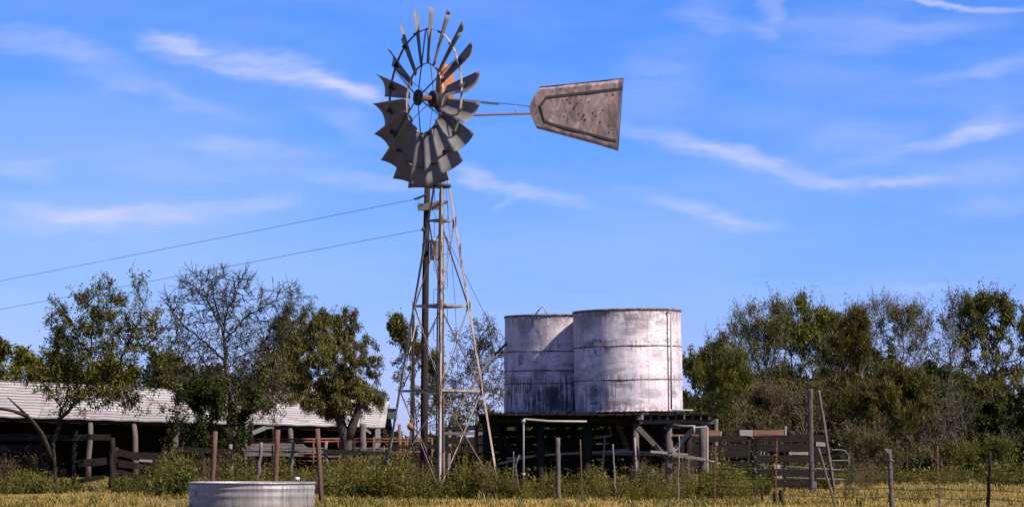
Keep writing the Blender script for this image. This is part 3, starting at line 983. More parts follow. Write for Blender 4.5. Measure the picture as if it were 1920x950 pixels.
TANK_A = tank_mat('painted_tank_sheet_tarred', True, patch([
    (1042, 745, 16, 30, 'drip', 0, 1.0), (1030, 742, 26, 34, 'drip', 0, .8), (1002, 740, 12, 28, 'drip', 0, .7), (985, 740, 10, 25, 'drip', 0, .6), (965, 752, 8, 14, 'drip', 0, .6), (972, 672, 10, 16, 'drip', 0, .7),
    (1060, 690, 30, 16, 'comb', .1, .6), (1010, 696, 20, 10, 'comb', .5, .5), (980, 612, 20, 16, 'comb', 0, .35), (996, 602, 6, 12, 'drip', 0, .6), (1055, 755, 20, 16, 'comb', 0, .7), (1040, 604, 10, 12, 'drip', 0, .25)], 1043.5, 12.3))
tR = tank(cR, TANK_B, [(773 - 712) / sR * .985, (773 - 650) / sR * .99], HR, ('round white-painted steel water tank with a vertical overflow pipe, in front on the wooden stand', 'water tank', 'water tanks on the stand'), math.radians(-1.0), 1.3)
tL = tank(cL, TANK_A, [(773 - 716) / sR, (773 - 692) / sR, (773 - 655) / sR], HL, ('round white-painted steel water tank behind the other, partly in its shadow and streaked with tar', 'water tank', 'water tanks on the stand'), math.radians(.3), 4.1)
# overflow pipe on the right tank
def on_tank(px, z, off, c):
    x = G(px, YR - RT).x; dx = x - c.x
    # refine for the depth of the surface
    for _ in range(4):
        y = c.y - math.sqrt(max(0, (RT + off) ** 2 - dx * dx)); x = (px - 960) / F * y / cp * 1.0; dx = x - c.x
    return Vector((x, y, z))
m = MB()
p0 = on_tank(1257.5, ZD + .1, .07, cR); p1 = on_tank(1257.5, ZD + HR - .07, .07, cR)
m.tube([p0, p1], .024, 10); m.build('overflow_pipe', PVC, tR)
pi = on_tank(1250, ZD + HR - .05, -.01, cR)
MB().tube([p1, p1 + Vector((0, 0, .02)), p1.lerp(pi, .5) + Vector((0, 0, .03)), pi], .026, 8).build('pipe_elbow', PVC, tR)
MB().tube([p0, p0 + Vector((.02, 0, -.03)), p0 + Vector((.55, -.02, -.035))], .02, 8).build('drain_pipe', PVC, tR)
MB().tube([W(1003, 590, YL - .8), W(1018, 572, YL - .8), W(1026, 590, YL - .8)], .022, 8).build('inlet_pipe', PVC, tL)

stand = thing('tank_stand', G(1115, 67), 'heavy old timber platform on thick posts carrying the two water tanks', 'tank stand')
x0, x1 = G(894, 65).x, G(1336, 65).x
yf, yb = 64.35, 70.2
m = MB()
xx = x0
while xx < x1:
    w = rng.uniform(.17, .24)
    j = rng.uniform(-.16, .10)
    lo = .35 if xx < G(905, 65).x else 0
    m.beam((xx + w / 2, yf + j + lo, ZD - .03 + rng.uniform(-.03, .0)), (xx + w / 2, yb + rng.uniform(-.2, .2), ZD - .03), w - .018, .05)
    xx += w
m.build('decking', WOOD_DARK, stand)
# joists with ends visible at the front right
for k in range(9):
    x = G(1203 + k * 15.5, 65).x
    MB().beam((x, yf + .02 + rng.uniform(0, .06), ZD - .115), (x, yb - .2, ZD - .115), .045, .12).build('joist', BOARD_PALE if k in (0,) else WOOD_STAND, stand)
MB().beam(Vector((G(1196, 65).x, yf + .22, ZD - .235)), Vector((G(1337, 65).x, yf + .22, ZD - .235)), .14, .085 * 1.2, jit=.003).build('front_beam', WOOD_STAND, stand)
MB().beam(Vector((G(898, 65).x, yf + .75, ZD - .17)), Vector((G(1205, 65).x, yf + .75, ZD - .17)), .16, .20, jit=.004).build('front_beam', WOOD_DARK, stand)  # left beam darker: shade under the deck put into the timber colour
MB().beam(Vector((G(1190, 65).x, yf + .05, ZD - .12)), Vector((G(1201, 65).x, yf + .05, ZD - .12)), .1, .12).build('beam_end', WOOD_STAND, stand)
for yy in (67.4, 69.6):
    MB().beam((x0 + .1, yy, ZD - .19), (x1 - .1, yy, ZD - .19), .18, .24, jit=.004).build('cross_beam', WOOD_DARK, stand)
posts = [(911, 64.95, 13, WOOD_DARK), (1014, 65.1, 17, WOOD_DARK), (1101, 65.0, 19, WOOD_DARK), (1193, 64.65, 12, WOOD_STAND), (1254, 64.62, 15, WOOD_STAND), (1318, 64.62, 18, WOOD_STAND),  # lighter timber for sunlit posts, shade coloured into the dark ones
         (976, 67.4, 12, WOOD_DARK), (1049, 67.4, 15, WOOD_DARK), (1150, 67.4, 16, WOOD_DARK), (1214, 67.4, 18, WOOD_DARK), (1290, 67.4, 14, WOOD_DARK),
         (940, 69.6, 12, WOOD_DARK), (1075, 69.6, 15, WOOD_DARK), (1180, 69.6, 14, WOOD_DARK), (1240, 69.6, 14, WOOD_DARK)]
for (px, Y, w, mt) in posts:
    a = G(px, Y, -.1); b = G(px + rng.uniform(-2, 2), Y, ZD - .28)
    r = w / 2 / (F / Y)
    MB().tube([a, a.lerp(b, .3), a.lerp(b, .65), b], [r * 1.06, r, r * .97, r * .94], 12, .05).build('post', mt, stand)
def px_board(mb, ax, ay, bx_, by, Y, hpx, th=.045, Y1=None, jit=.003, taper=1):
    Y1 = Y1 or Y
    return mb.beam(W(ax, ay, Y), W(bx_, by, Y1), th, hpx * Y / F, jit=jit, taper=taper)
for (ax, ay, bx_, by, Y, h, mt) in [
        (1196, 800, 1262, 869, 64.4, 9, WOOD_STAND), (1262, 868, 1297, 919, 65.2, 8, WOOD_DARK), (1302, 800, 1262, 845, 64.8, 9, BOARD_PALE),
        (1155, 790, 1178, 840, 66.5, 8, WOOD_STAND), (1040, 860, 1000, 800, 65.8, 9, WOOD_DARK), (920, 795, 966, 848, 65.6, 9, WOOD_DARK),
        (1050, 800, 1090, 870, 68.5, 8, WOOD_DARK), (1095, 860, 1058, 905, 66.4, 9, WOOD_DARK), (960, 868, 1000, 905, 66, 8, WOOD_DARK), (1060, 795, 1048, 842, 66.2, 7, WOOD_DARK)]:
    m = MB(); px_board(m, ax, ay, bx_, by, Y, h); m.build('brace', mt, stand)
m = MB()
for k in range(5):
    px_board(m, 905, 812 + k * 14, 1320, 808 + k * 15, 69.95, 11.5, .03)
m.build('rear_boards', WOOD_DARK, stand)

# white pipe frames by the stand
wpipe = thing('water_pipe', G(982, 62), 'white plastic pipe standing before the stand and turning right beneath the deck', 'pipe', 'white water pipes at the tank stand')
a = W(981.5, 789, 63.6)
MB().tube([G(981.5, 63.6, 0), a, a + Vector((0, 0, .03)), a + Vector((.03, 0, .05)), W(1030, 789, 63.7), W(1100, 789.5, 63.9)], .026, 10).build('pipe', PVC, wpipe)
MB().lathe(a + Vector((0, 0, -.05)), [(.034, 0), (.045, .0), (.045, .09), (.034, .09)], 12).build('fitting', PVC, wpipe)
MB().lathe(a + Vector((0, 0, -1.35)), [(.034, 0), (.042, .0), (.042, .07), (.034, .07)], 12).build('fitting', PVC, wpipe)
wpipe = thing('water_pipe', G(1326, 63), 'white plastic pipe down the right corner post of the stand with a short crosspiece', 'pipe', 'white water pipes at the tank stand')
a = W(1326.5, 801.5, 63.8)
MB().tube([G(1327, 63.8, 0), W(1326.5, 870, 63.8), a, a + Vector((-.02, 0, .02)), W(1302, 801.5, 63.9), W(1301, 798, 63.9), W(1285, 798.5, 64.0), W(1262, 796, 64.1)], .023, 10).build('pipe', PVC, wpipe)
MB().tube([W(1301.5, 797, 63.9), W(1301, 812, 63.9)], .03, 8).build('fitting', PVC, wpipe)
wpipe = thing('water_pipe', G(1133, 65.5), 'thin grey upright pipe in the shade beneath the stand', 'pipe', 'white water pipes at the tank stand')
MB().tube([G(1127, 65.4), W(1134, 815, 65.4)], .025, 8).build('pipe', PVC, wpipe)
MB().tube([W(1112, 821, 65.4), W(1146, 816, 65.4), W(1143, 796, 65.5)], .018, 8).build('pipe', PVC, wpipe)

def loose_pipe(pts, r, mt, label):
    tag(MB().tube([W(*p) for p in pts], r, 8).build('loose_pipe', mt), label, 'pipe', 'long pipes stored under the tank stand')
loose_pipe([(934, 869, 65.3), (975, 859, 65.4), (1005, 853, 65.5), (1100, 847, 65.6), (1190, 846, 65.7), (1260, 849, 65.6)], .028, PVC, 'longest sagging pipe stored under the stand, its low left end in the weeds')
loose_pipe([(950, 859, 66.1), (1000, 854, 66.1), (1090, 849, 66.1), (1180, 842, 66.1)], .03, BOXPALE, 'grey pipe lying above the longest sagging pipe under the stand')
loose_pipe([(1070, 850, 66.4), (1150, 850, 66.3), (1250, 852, 66.0), (1325, 862, 64.4), (1350, 869, 64.3)], .03, PVC, 'pale pipe poking out right of the stand past its corner post')
m = MB(); m.beam(W(1220, 846, 64.3), W(1290, 851, 64.3), .08, .06, taper=.6); m.beam(W(1262, 852, 64.5), W(1322, 861, 64.3), .08, .09, taper=.8)
tag(m.build('loose_board', BOARD_PALE), 'pale plank lying across the posts beneath the right end of the stand', 'plank', 'loose planks by the stand')
m = MB(); px_board(m, 1207, 900, 1228, 882, 63.2, 10); tag(m.build('loose_board', BOARD_PALE), 'short broken plank end tilted up out of the weeds before the stand', 'plank', 'loose planks by the stand')

# ================================================================== STOCK TANK
YS = F / 110.0
cS = G(473, YS); rS = 117.5 / 110
st = thing('stock_tank', cS, 'round galvanised livestock water trough with ribbed rim in the foreground grass', 'stock tank')
hS = CH - (904 - HOR) / 110
prof = [(rS * .985, 0), (rS * .99, .05), (rS * .995, .12), (rS, .2), (rS * .99, .26), (rS * .99, .33), (rS * 1.001, .36), (rS * .99, .39), (rS * .992, hS - .12), (rS * 1.0, hS - .10), (rS * 1.004, hS - .085), (rS * .995, hS - .07), (rS * .995, hS - .02)]
m = MB(); m.lathe(cS, prof, 96, wob=.002); m.build('wall', STOCK, st)
m = MB(); m.lathe(cS, [(rS * .98, hS - .03)] + [(rS * 1.0 + .017 * math.cos(t), hS + .017 * math.sin(t)) for t in [4.2, 5.2, 6.28, .9, 1.6, 2.4, 3.14]] + [(rS * .975, hS - .02), (rS * .97, .25)], 96, wob=.002); m.build('rim', STOCK, st)
m = MB(); m.lathe(cS, [(0.01, .05), (rS * .98, .05)], 48); m.build('bottom', STOCK, st)
wm, t_, b_ = new_mat('trough_water', .05, 0, .5); b_.inputs['Base Color'].default_value = (.02, .03, .02, 1)
m = MB(); m.lathe(cS, [(0.01, hS - .22), (rS * .968, hS - .22)], 48); m.build('water', wm, st)
th0 = math.radians(198); c = cS + Vector((math.cos(th0) * rS, math.sin(th0) * rS, 0))
rings = []
for th in (math.radians(205), math.radians(210), math.radians(215)):
    p = cS + Vector((math.cos(th) * (rS * 1.003), math.sin(th) * (rS * 1.003), 0)); rings.append([p + Vector((0, 0, hS - .13)), p + Vector((0, 0, hS - .22))])
m = MB(); m.quadring(rings, False, True); m.build('sticker', BOXPALE, st, solid=.002)
fv = thing('float_valve', W(558, 898, YS + .9), 'small white float valve on the far rim of the round trough', 'float valve')
m = MB(); m.lathe(W(557, 897, YS + .98), [(0, -.035), (.035, -.03), (.05, 0), (.035, .03), (0, .035)], 12); m.build('float', WHITE, fv)
MB().tube([W(562, 897, YS + .98), W(567, 899, YS + .98), W(567, 892, YS + .98)], .012, 6).build('valve', BLACK, fv)
MB().beam(W(550, 897.5, YS + 1.0), W(562, 896, YS + 1.0), .03, .015).build('arm', WHITE, fv)

# reddish posts behind the trough
def rpost(name, xt, yt, xb, yb_, w, mt, label, group=None, rough=.05, gn=0.0, cat='post', Y=None, sides=10):
    """post with its foot on the ground: the depth follows from the row of its foot"""
    Y = Y or CH * F / (yb_ - HOR)
    a = G(xb, Y, -.15); b = W(xt, yt, Y)
    r = w / 2 / (F / Y)
    n = (20 if b.z > 2 else 12) if gn else 5
    pts = []; rad = []
    for k in range(n):
        f = k / (n - 1); p = a.lerp(b, f)
        if gn and 0 < k < n - 1: p += Vector((rng.uniform(-gn, gn), rng.uniform(-gn, gn), 0)) * r * .55
        pts.append(p); rad.append(r * (1.06 - .12 * f) * (1 + rng.uniform(-1, 1) * gn * .12))
    o = MB().tube(pts, rad, sides, rough).build(name, mt)
    tag(o, label, cat, group)
    return o
g1 = 'reddish round posts around the trough'
rpost('round_post', 404, 808, 396, 938, 9.5, WOOD_RED, 'reddish round post behind the left part of the trough', g1)
rpost('round_post', 521, 805, 514, 938, 10, WOOD_RED, 'reddish round post behind the middle of the trough', g1)
rpost('round_post', 595, 803, 604, 944, 9.5, WOOD_RED, 'reddish round post leaning beside the right end of the trough', g1)
g2 = 'gnarled cedar posts in the weeds'
rpost('cedar_post', 490, 829, 480, 922, 7, WOOD_GREY, 'crooked grey cedar post in the weeds above the trough, left of the middle red post', g2, .12, .8)
rpost('cedar_post', 551, 828, 542, 920, 6, WOOD_GREY, 'crooked grey cedar post just right of the middle red post', g2, .12, .8)
rpost('cedar_post', 681, 793, 677, 908, 13, WOOD_GREY, 'thick broken-topped cedar post near the leafy tree', g2, .14, .4)
m = MB(); px_board(m, 678, 799, 696, 812, 84, 4); tag(m.build('loose_board', BOARD_PALE), 'short pale board stuck slanting to the broken-topped cedar post', 'plank', 'loose planks by the stand')
rpost('cedar_post', 843, 796, 840, 905, 8, WOOD_GREY, 'upright grey post close to the right of the central tower leg', g2, .08, .2)
rpost('cedar_post', 894, 796, 891, 925, 7, WOOD_RED, 'narrow brown post left of the tank stand', g2, .08, .3)
rpost('cedar_post', 1046, 820, 1047, 936, 8.5, BARK_PALE, 'shaggy weathered post stub in the weeds before the stand', g2, .2, .3)
rpost('stick', 1149, 832, 1155, 937, 3.4, WOOD_GREY, 'thin pale stick right of the middle of the stand', 'thin sticks and stakes by the stand', .1, .8, 'stick')
rpost('stick', 1088, 823, 1092, 940, 2.6, WOOD_RED, 'thin rusty stake in front of the thickest dark stand post', 'thin sticks and stakes by the stand', .05, 0, 'stick')
rpost('stick', 1273, 816, 1271, 942, 3.2, WOOD_GREY, 'thin crooked stick before the right bay of the stand', 'thin sticks and stakes by the stand', .1, 1.4, 'stick')
rpost('stick', 963, 846, 960, 930, 3.0, BARK_PALE, 'pale bare stick just left of the upright white pipe', 'thin sticks and stakes by the stand', .1, 1.0, 'stick')
m = MB(); Y = 62.5; m.tube([W(974, 852, Y), W(969, 864, Y), W(966, 876, Y), W(970, 900, Y), G(974, Y)], [.018, .02, .024, .022, .03], 7, .1)
tag(m.build('stick', BARK_PALE), 'bent bleached branch touching the upright white pipe from the left', 'stick', 'thin sticks and stakes by the stand')
rpost('stick', 1190, 820, 1196, 852, 4, BOARD_PALE, 'pale lath leaning on the first lit post of the stand', 'thin sticks and stakes by the stand', .05, 0, 'stick', Y=64.3)
rpost('cedar_post', 1343, 785, 1341, 905, 8, WOOD_GREY, 'grey post behind the right corner of the stand', g2, .06, .2)
rpost('cedar_post', 1290, 828, 1288, 905, 7, WOOD_GREY, 'short brown post seen under the right end of the stand', g2, .06, .4)

# ================================================================== CORRAL FENCES
def fence(name, label, Y, boards, posts_, x, group='old board fences of the corral'):
    root = thing(name, G(x, Y), label, 'fence', group)
    for (ax, ay, bx_, by, h, mt) in boards:
        m = MB(); px_board(m, ax, ay, bx_, by, Y - .09, h, .04, jit=.008); m.build('board', mt, root)
    for (xt, yt, xb, w, mt, gn) in posts_:
        a = G(xb, Y, -.1); b = W(xt, yt, Y); r = w / 2 / (F / Y)
        pts = [a.lerp(b, k / 5) + (Vector((rng.uniform(-gn, gn), 0, 0)) * r if 0 < k < 5 else Vector()) for k in range(6)]
        MB().tube(pts, [r * (1.05 - .03 * k) for k in range(6)], 9, .1).build('post', mt, root)
    return root
fence('board_fence', 'dark board fence between the tank stand and the red-topped section', 72, [
    (1262, 812, 1349, 811, 10.5, BOARD_RED), (1387, 811, 1412, 811, 11, BOARD_PALE), (1240, 822, 1402, 822, 11, WOOD_DARK), (1240, 846, 1404, 845.5, 22, WOOD_DARK), (1352, 872, 1400, 872, 12, WOOD_DARK), (1300, 873, 1350, 870, 9, WOOD_DARK)],
    [(1351.5, 808, 1349, 4.5, WOOD_GREY, .5), (1404, 808, 1401, 9, WOOD_DARK, .3), (1293, 818, 1291, 6, WOOD_GREY, .3), (1240, 812, 1240, 7, WOOD_DARK, .3)], 1340)
fence('board_fence', 'dark board fence with a faded red top board beside the two tall cedar poles', 69, [
    (1413, 810.5, 1470, 810, 11, BOARD_RED), (1419, 823, 1557, 821, 13, WOOD_DARK), (1419, 838.5, 1516, 838, 15, WOOD_DARK), (1516, 842.5, 1560, 842.5, 10, WOOD_DARK), (1530, 832, 1548, 832, 8, BOARD_PALE),
    (1479, 849, 1516, 849.5, 5, BOARD_PALE), (1419, 860, 1560, 860.5, 13, WOOD_DARK), (1418, 885, 1560, 886, 12, WOOD_DARK), (1452, 874, 1463, 874, 8, BOARD_PALE), (1456, 893, 1466, 893, 9, BOARD_PALE), (1420, 908, 1520, 905, 9, WOOD_DARK)],
    [(1417, 820, 1415, 6.5, WOOD_GREY, .6), (1473, 798, 1469, 6, WOOD_GREY, .6), (1529, 815, 1528, 5, WOOD_GREY, .3)], 1490)
fence('board_fence', 'dark plank fence seen between the tower legs and the tank stand', 80, [
    (832, 803, 930, 803, 7, WOOD_DARK), (832, 812, 930, 812, 6, WOOD_GREY), (832, 825, 930, 826, 13, WOOD_DARK), (832, 842, 930, 842, 12, WOOD_DARK)], [(868, 795, 868, 8, WOOD_DARK, .2), (925, 795, 925, 8, WOOD_DARK, .2)], 880)
fence('board_fence', 'dark heavy rail fence before the barn at the far left', 72, [
    (-40, 819, 75, 819, 13, WOOD_DARK), (75, 820, 207, 819, 12, WOOD_DARK), (-40, 841, 76, 840, 15, WOOD_DARK), (146, 868, 200, 864, 13, WOOD_DARK), (-40, 862, 50, 862, 9, WOOD_DARK), (146, 902, 196, 893, 8, WOOD_DARK)],
    [(141, 806, 139, 10, WOOD_DARK, .4), (76, 816, 76, 8, WOOD_DARK, .3), (211, 820, 209, 10, WOOD_DARK, .3)], 100)
fence('board_fence', 'collapsed plank fence with slanting boards left of the dark shrub', 74, [
    (222, 846, 312, 872, 12, WOOD_DARK), (222, 868, 308, 880, 12, WOOD_DARK), (222, 884, 252, 892, 9, WOOD_DARK), (258, 862, 286, 864, 4, BOARD_PALE), (280, 895, 312, 902, 8, WOOD_DARK), (225, 905, 250, 898, 8, WOOD_DARK)],
    [(217, 838, 215, 12, WOOD_DARK, .3), (312, 862, 318, 8, WOOD_DARK, .5)], 260)

fence('board_fence', 'low dark rails in the shade beneath the bare-topped tree', 73, [
    (205, 850, 330, 854, 9, WOOD_DARK), (318, 842, 440, 846, 10, WOOD_DARK), (318, 866, 440, 862, 10, WOOD_DARK), (205, 900, 300, 890, 8, WOOD_DARK)],
    [(330, 838, 328, 8, WOOD_DARK, .4), (432, 832, 434, 8, WOOD_GREY, .6)], 330)
fence('board_fence', 'dark rails and leaning posts between the leafy tree and the left tower leg', 77, [
    (606, 846, 735, 850, 9, WOOD_DARK), (606, 868, 735, 866, 9, WOOD_DARK), (735, 858, 835, 862, 9, WOOD_DARK), (735, 838, 835, 836, 8, WOOD_DARK)],
    [(612, 826, 610, 7, WOOD_GREY, .6), (664, 824, 667, 7, WOOD_DARK, .5), (732, 826, 730, 8, WOOD_DARK, .4), (790, 828, 792, 6, WOOD_GREY, .5)], 700)
# tall poles at the end of the corral
g3 = 'tall rough cedar poles at the end of the corral'
rpost('cedar_pole', 1519, 729, 1522, 924, 8, BARK_PALE, 'tall upright rough cedar pole at the end of the corral', g3, .34, .35, 'pole')
rpost('cedar_pole', 1535, 731, 1567, 926, 6.5, BARK_PALE, 'tall rough cedar pole leaning away to the right of the upright one', g3, .34, .35, 'pole')
rpost('cedar_pole', 1534.5, 839, 1570, 951, 4.5, BARK_PALE, 'slim cedar pole leaning at the foot of the tall poles', g3, .08, .2, 'pole', sides=8)

# tubular gate behind
GATEM = metal('dull_gate_tube', (.20, .20, .20), (.30, .30, .30), (.16, .10, .07), .35, .5, 0, 3)
gate = thing('tube_gate', G(1500, 72), 'galvanised tubular farm gate with a rounded corner behind the corral boards', 'gate')
YG = 72
m = MB(); m.tube([W(1418, 843, YG), W(1575, 842.5, YG), W(1584, 844, YG), W(1590, 851, YG), W(1591, 862, YG), W(1591, 905, YG)], .017, 8); m.build('frame', GATEM, gate)
for (ya, yb2) in ((867, 862), (870, 881), (893, 898)):
    MB().tube([W(1418, ya, YG), W(1500, (ya + yb2) / 2, YG), W(1590, yb2, YG)], .013, 8).build('rail', GATEM, gate)
MB().tube([W(1427, 843, YG), W(1427, 893, YG)], .013, 6).build('rail', GATEM, gate)

# rusty pipe fence behind the trough
pf = thing('pipe_fence', G(600, 88), 'long rusty pipe fence running before the barn to the tower', 'fence')
YF = 86
for (xa, ya, xb, yb2, r) in ((445, 822.5, 640, 822, .032), (445, 827.5, 636, 827, .028), (640, 822.5, 812, 821, .03), (636, 827.5, 806, 826, .026), (445, 845, 640, 846, .018), (660, 846, 800, 846, .022), (640, 863, 800, 862, .018), (450, 862, 640, 863, .016)):
    MB().tube([W(xa, ya, YF), W((xa + xb) / 2, (ya + yb2) / 2 + .8, YF), W(xb, yb2, YF)], r, 7).build('rail', RED_IRON, pf)
MB().tube([W(618, 822.5, YF), W(628, 823, YF), W(633, 827, YF), W(634, 840, YF)], .03, 7).build('corner', RED_IRON, pf)
for (x, yt) in ((447, 820), (511, 829), (588, 822), (701, 820), (760, 826), (764, 822), (810, 820), (646, 820), (720, 836)):
    MB().tube([G(x - 1, YF), W(x, yt, YF)], .03, 7).build('post', RED_IRON, pf)
tag(MB().tube([G(751, 78), W(749, 795, 78)], .05, 8).build('pipe_post', STEEL_RUST), 'short rust-red pipe post inside the left leg of the tower', 'post')
t4 = thing('steel_stake', G(700, 80), 'thin rusty steel stake standing before the pipe fence', 'stake'); MB().tube([G(698, 80), W(701, 819, 80)], .028, 6).build('shaft', STEEL_RUST, t4)
# lumber heap
lh = thing('lumber_pile', G(505, 92), 'heap of grey planks stacked behind the rusty pipe fence', 'lumber pile')
for k in range(14):
    x = rng.uniform(452, 480); L = rng.uniform(50, 120); y = 833 + (k % 7) * 3.3 + rng.uniform(-1, 1)
    m = MB(); px_board(m, x, y, x + L, y + rng.uniform(-2, 3), 90 + (k % 3) * .7, 2.8, .25); m.build('plank', WOOD_GREY, lh)
for k in range(9):
    x = rng.uniform(640, 660) - 100 * (k % 2); L = rng.uniform(50, 90); y = 840 + (k % 5) * 5 + rng.uniform(-1, 1)
    m = MB(); px_board(m, x, y, x + L, y + rng.uniform(-2, 3), 91 + (k % 3) * .7, 2.8, .25); m.build('plank', WOOD_GREY, lh)
# posts and a propped board near the barn front
g4 = 'short posts in front of the barn opening'
rpost('fence_post', 461, 792, 461, 898, 5.5, WOOD_GREY, 'narrow pale post beside the stout one before the barn', g4, .06, .2)
rpost('fence_post', 471.5, 791, 471, 898, 9, WOOD_DARK, 'stout grey post supporting the propped white board', g4, .06, .2)
rpost('fence_post', 498, 809, 498, 895, 6, WOOD_GREY, 'short post between the stout post and the wire-wrapped one', g4, .06, .2)
rpost('fence_post', 512, 801, 511, 900, 5, WOOD_DARK, 'slim dark post under the right end of the propped white board', g4, .08, .5)
m = MB(); px_board(m, 474, 811, 497, 801.5, 92, 8, .04, jit=0); px_board(m, 496.5, 801.7, 514, 801, 92.05, 5, .04, jit=0, taper=.4)
tag(m.build('propped_board', BOARD_PALE), 'pale board propped slanting between two posts before the barn', 'plank', 'loose planks by the stand')

# ================================================================== WIRE FENCE (right foreground)
wf = thing('wire_fence', G(1700, 50), 'barbed wire fence with wooden and steel posts crossing the dry grass at right', 'fence')
FX = [(1340, 54), (1456, 53.2), (1668, 50.5), (1758, 49.6), (1855, 48.8), (1990, 48)]
def fpt(i, z):
    return G(FX[i][0], FX[i][1], z)
def gpost(a, b, r, rough, gn, mt, nm):
    pts = []; rad = []
    n = 12
    for k in range(n):
        f = k / (n - 1); p = a.lerp(b, f)
        if 0 < k < n - 1: p += Vector((rng.uniform(-gn, gn), rng.uniform(-gn, gn), 0)) * r
        pts.append(p); rad.append(r * (1 + rng.uniform(-rough, rough)) * (1.1 - .2 * f))
    o = MB().tube(pts, rad, 10, rough * .6).build(nm, mt, wf); return o
b_top = W(1667, 842, 50.5)
gp = gpost(G(1671, 50.5, -.1), b_top, .05, .2, .18, BARK_PALE, 'wooden_post')
m = MB(); m.tube([b_top + Vector((0, 0, -.1)), b_top + Vector((-.06, 0, -.02)), b_top + Vector((-.09, 0, .01))], [.04, .03, .012], 7, .2); m.tube([b_top + Vector((.03, -.02, -.2)), b_top + Vector((.09, -.02, -.24))], [.03, .022], 6, .2)
m.build('knot', WOOD_GREY, gp)
gpost(G(1851, 48.8, -.1), W(1857, 847, 48.8), .034, .12, .4, WOOD_CREO, 'wooden_post')
def tpost(xb, xt, yt, Y):
    a, b = G(xb, Y, -.1), W(xt, yt, Y)
    m = MB(); m.beam(a, b, .032, .006, up=(0, 1, 0)); m.beam(a + Vector((0, .02, 0)), b + Vector((0, .02, 0)), .006, .03, up=(0, 1, 0))
    k = 0
    while a.z + .12 * k < b.z:
        p = a.lerp(b, (.12 * k) / (b.z - a.z)); m.beam(p + Vector((-.012, -.012, 0)), p + Vector((.012, -.012, 0)), .012, .012); k += 1
    m.build('steel_post', RED_IRON, wf)
tpost(1340, 1342, 836, 54); tpost(1453, 1457, 823, 53.2); tpost(1760, 1758, 835, 49.6)
for zw in (.90, .74, .55, .38, .20):
    pts = []
    for i in range(len(FX) - 1):
        a, b = fpt(i, zw + rng.uniform(-.02, .02)), fpt(i + 1, zw + rng.uniform(-.02, .02))
        for k in range(6):
            f = k / 6; p = a.lerp(b, f); p.z -= .03 * 4 * f * (1 - f); pts.append(p + Vector((0, -.04, 0)))
    pts.append(fpt(len(FX) - 1, zw))
    m = MB(); m.tube(pts, .006, 4)
    # barbs
    for a, b in zip(pts[:-1], pts[1:]):
        L = (b - a).length; k = 0
        while k * .13 < L:
            p = a.lerp(b, k * .13 / L); ang = rng.uniform(0, 3.14)
            dd = Vector((.2, math.cos(ang), math.sin(ang))) * .018
            m.tube([p - dd, p + dd], .003, 3, caps=False); k += 1
    m.build('wire', WIRE, wf)
rpost('stick', 1427, 909, 1431, 946, 4, WOOD_DARK, 'short dark stub of a post in the dry grass before the corral', 'stubs in the dry grass', .1, .5, 'stub')
rpost('stick', 1452, 920, 1452, 945, 6, WOOD_DARK, 'dark stub at the foot of the thin steel post by the corral', 'stubs in the dry grass', .1, .3, 'stub')
rpost('stick', 1464, 917, 1466, 946, 9, WOOD_CREO, 'thick black stump of a post below the corral boards', 'stubs in the dry grass', .1, .2, 'stub')
rpost('cedar_post', 1613, 846, 1613, 892, 6, BARK_PALE, 'pale broken snag standing at the thicket edge, left of the knotted fence post', g2, .2, .8, Y=100)
rpost('cedar_post', 1652, 850, 1646, 892, 5, BARK_PALE, 'slanting pale snag in the thicket shade behind the knotted fence post', g2, .2, .8, Y=101)

# ================================================================== BARN
barn = thing('barn', G(400, 125), 'long low open-fronted barn with a white corrugated metal roof behind the trees', 'barn')
ZE = 2.45
def eave_pt(px, py):                     # the eave is level; depth from its row
    Y = (ZE - CH) * F / (HOR - py); return W(px, py, Y)
E0 = W(-60, 779, 100); E1 = W(722, 801, 104)
dirb = (E1 - E0).normalized()
back = Vector((0, 1, 0))
# ridge: height from rows 718 (left) and 757 (right)
Rd = 3.2
def ridge_z(E, py):
    Y = E.y + back.y * Rd; return CH + (HOR - py) * Y / F
ZRl, ZRr = ridge_z(E0, 715), ridge_z(E1, 757)
prof_n = 30
m = MB()
NLEN = 60
rows = []
for k in range(prof_n * 4 + 1):
    f = k / (prof_n * 4)
    row = []
    for i in range(NLEN + 1):
        g = i / NLEN
        p = E0.lerp(E1, g) + back * (Rd * f)
        zr = ZRl + (ZRr - ZRl) * g
        nrm = .03 * math.sin(2 * math.pi * (f * 3.52 / ROOF_P - .25))
        ze_ = E0.z + (E1.z - E0.z) * g
        p.z = ze_ + (zr - ze_) * f + nrm + .015 * math.sin(i * 1.7) * (1 - f) + .01 * math.sin(g * 9)
        row.append(tuple(p))
    rows.append(row)
m.quadring(rows, False, True, uo=(0, 0))
for q_, fc_ in enumerate(m.f):
    k_ = fc_[0] // (NLEN + 1); va, vb = 3.52 * k_ / (prof_n * 4), 3.52 * (k_ + 1) / (prof_n * 4)
    m.uv[q_] = [(0, va), (1, va), (1, vb), (0, vb)]
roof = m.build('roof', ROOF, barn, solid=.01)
# roof lap trim + ridge cap
m = MB(); m.tube([E0 + back * Rd + Vector((0, 0, ZRl - E0.z + .03)), E1 + back * Rd + Vector((0, 0, ZRr - E1.z + .03))], .07, 6); m.build('ridge_cap', ROOF, roof)
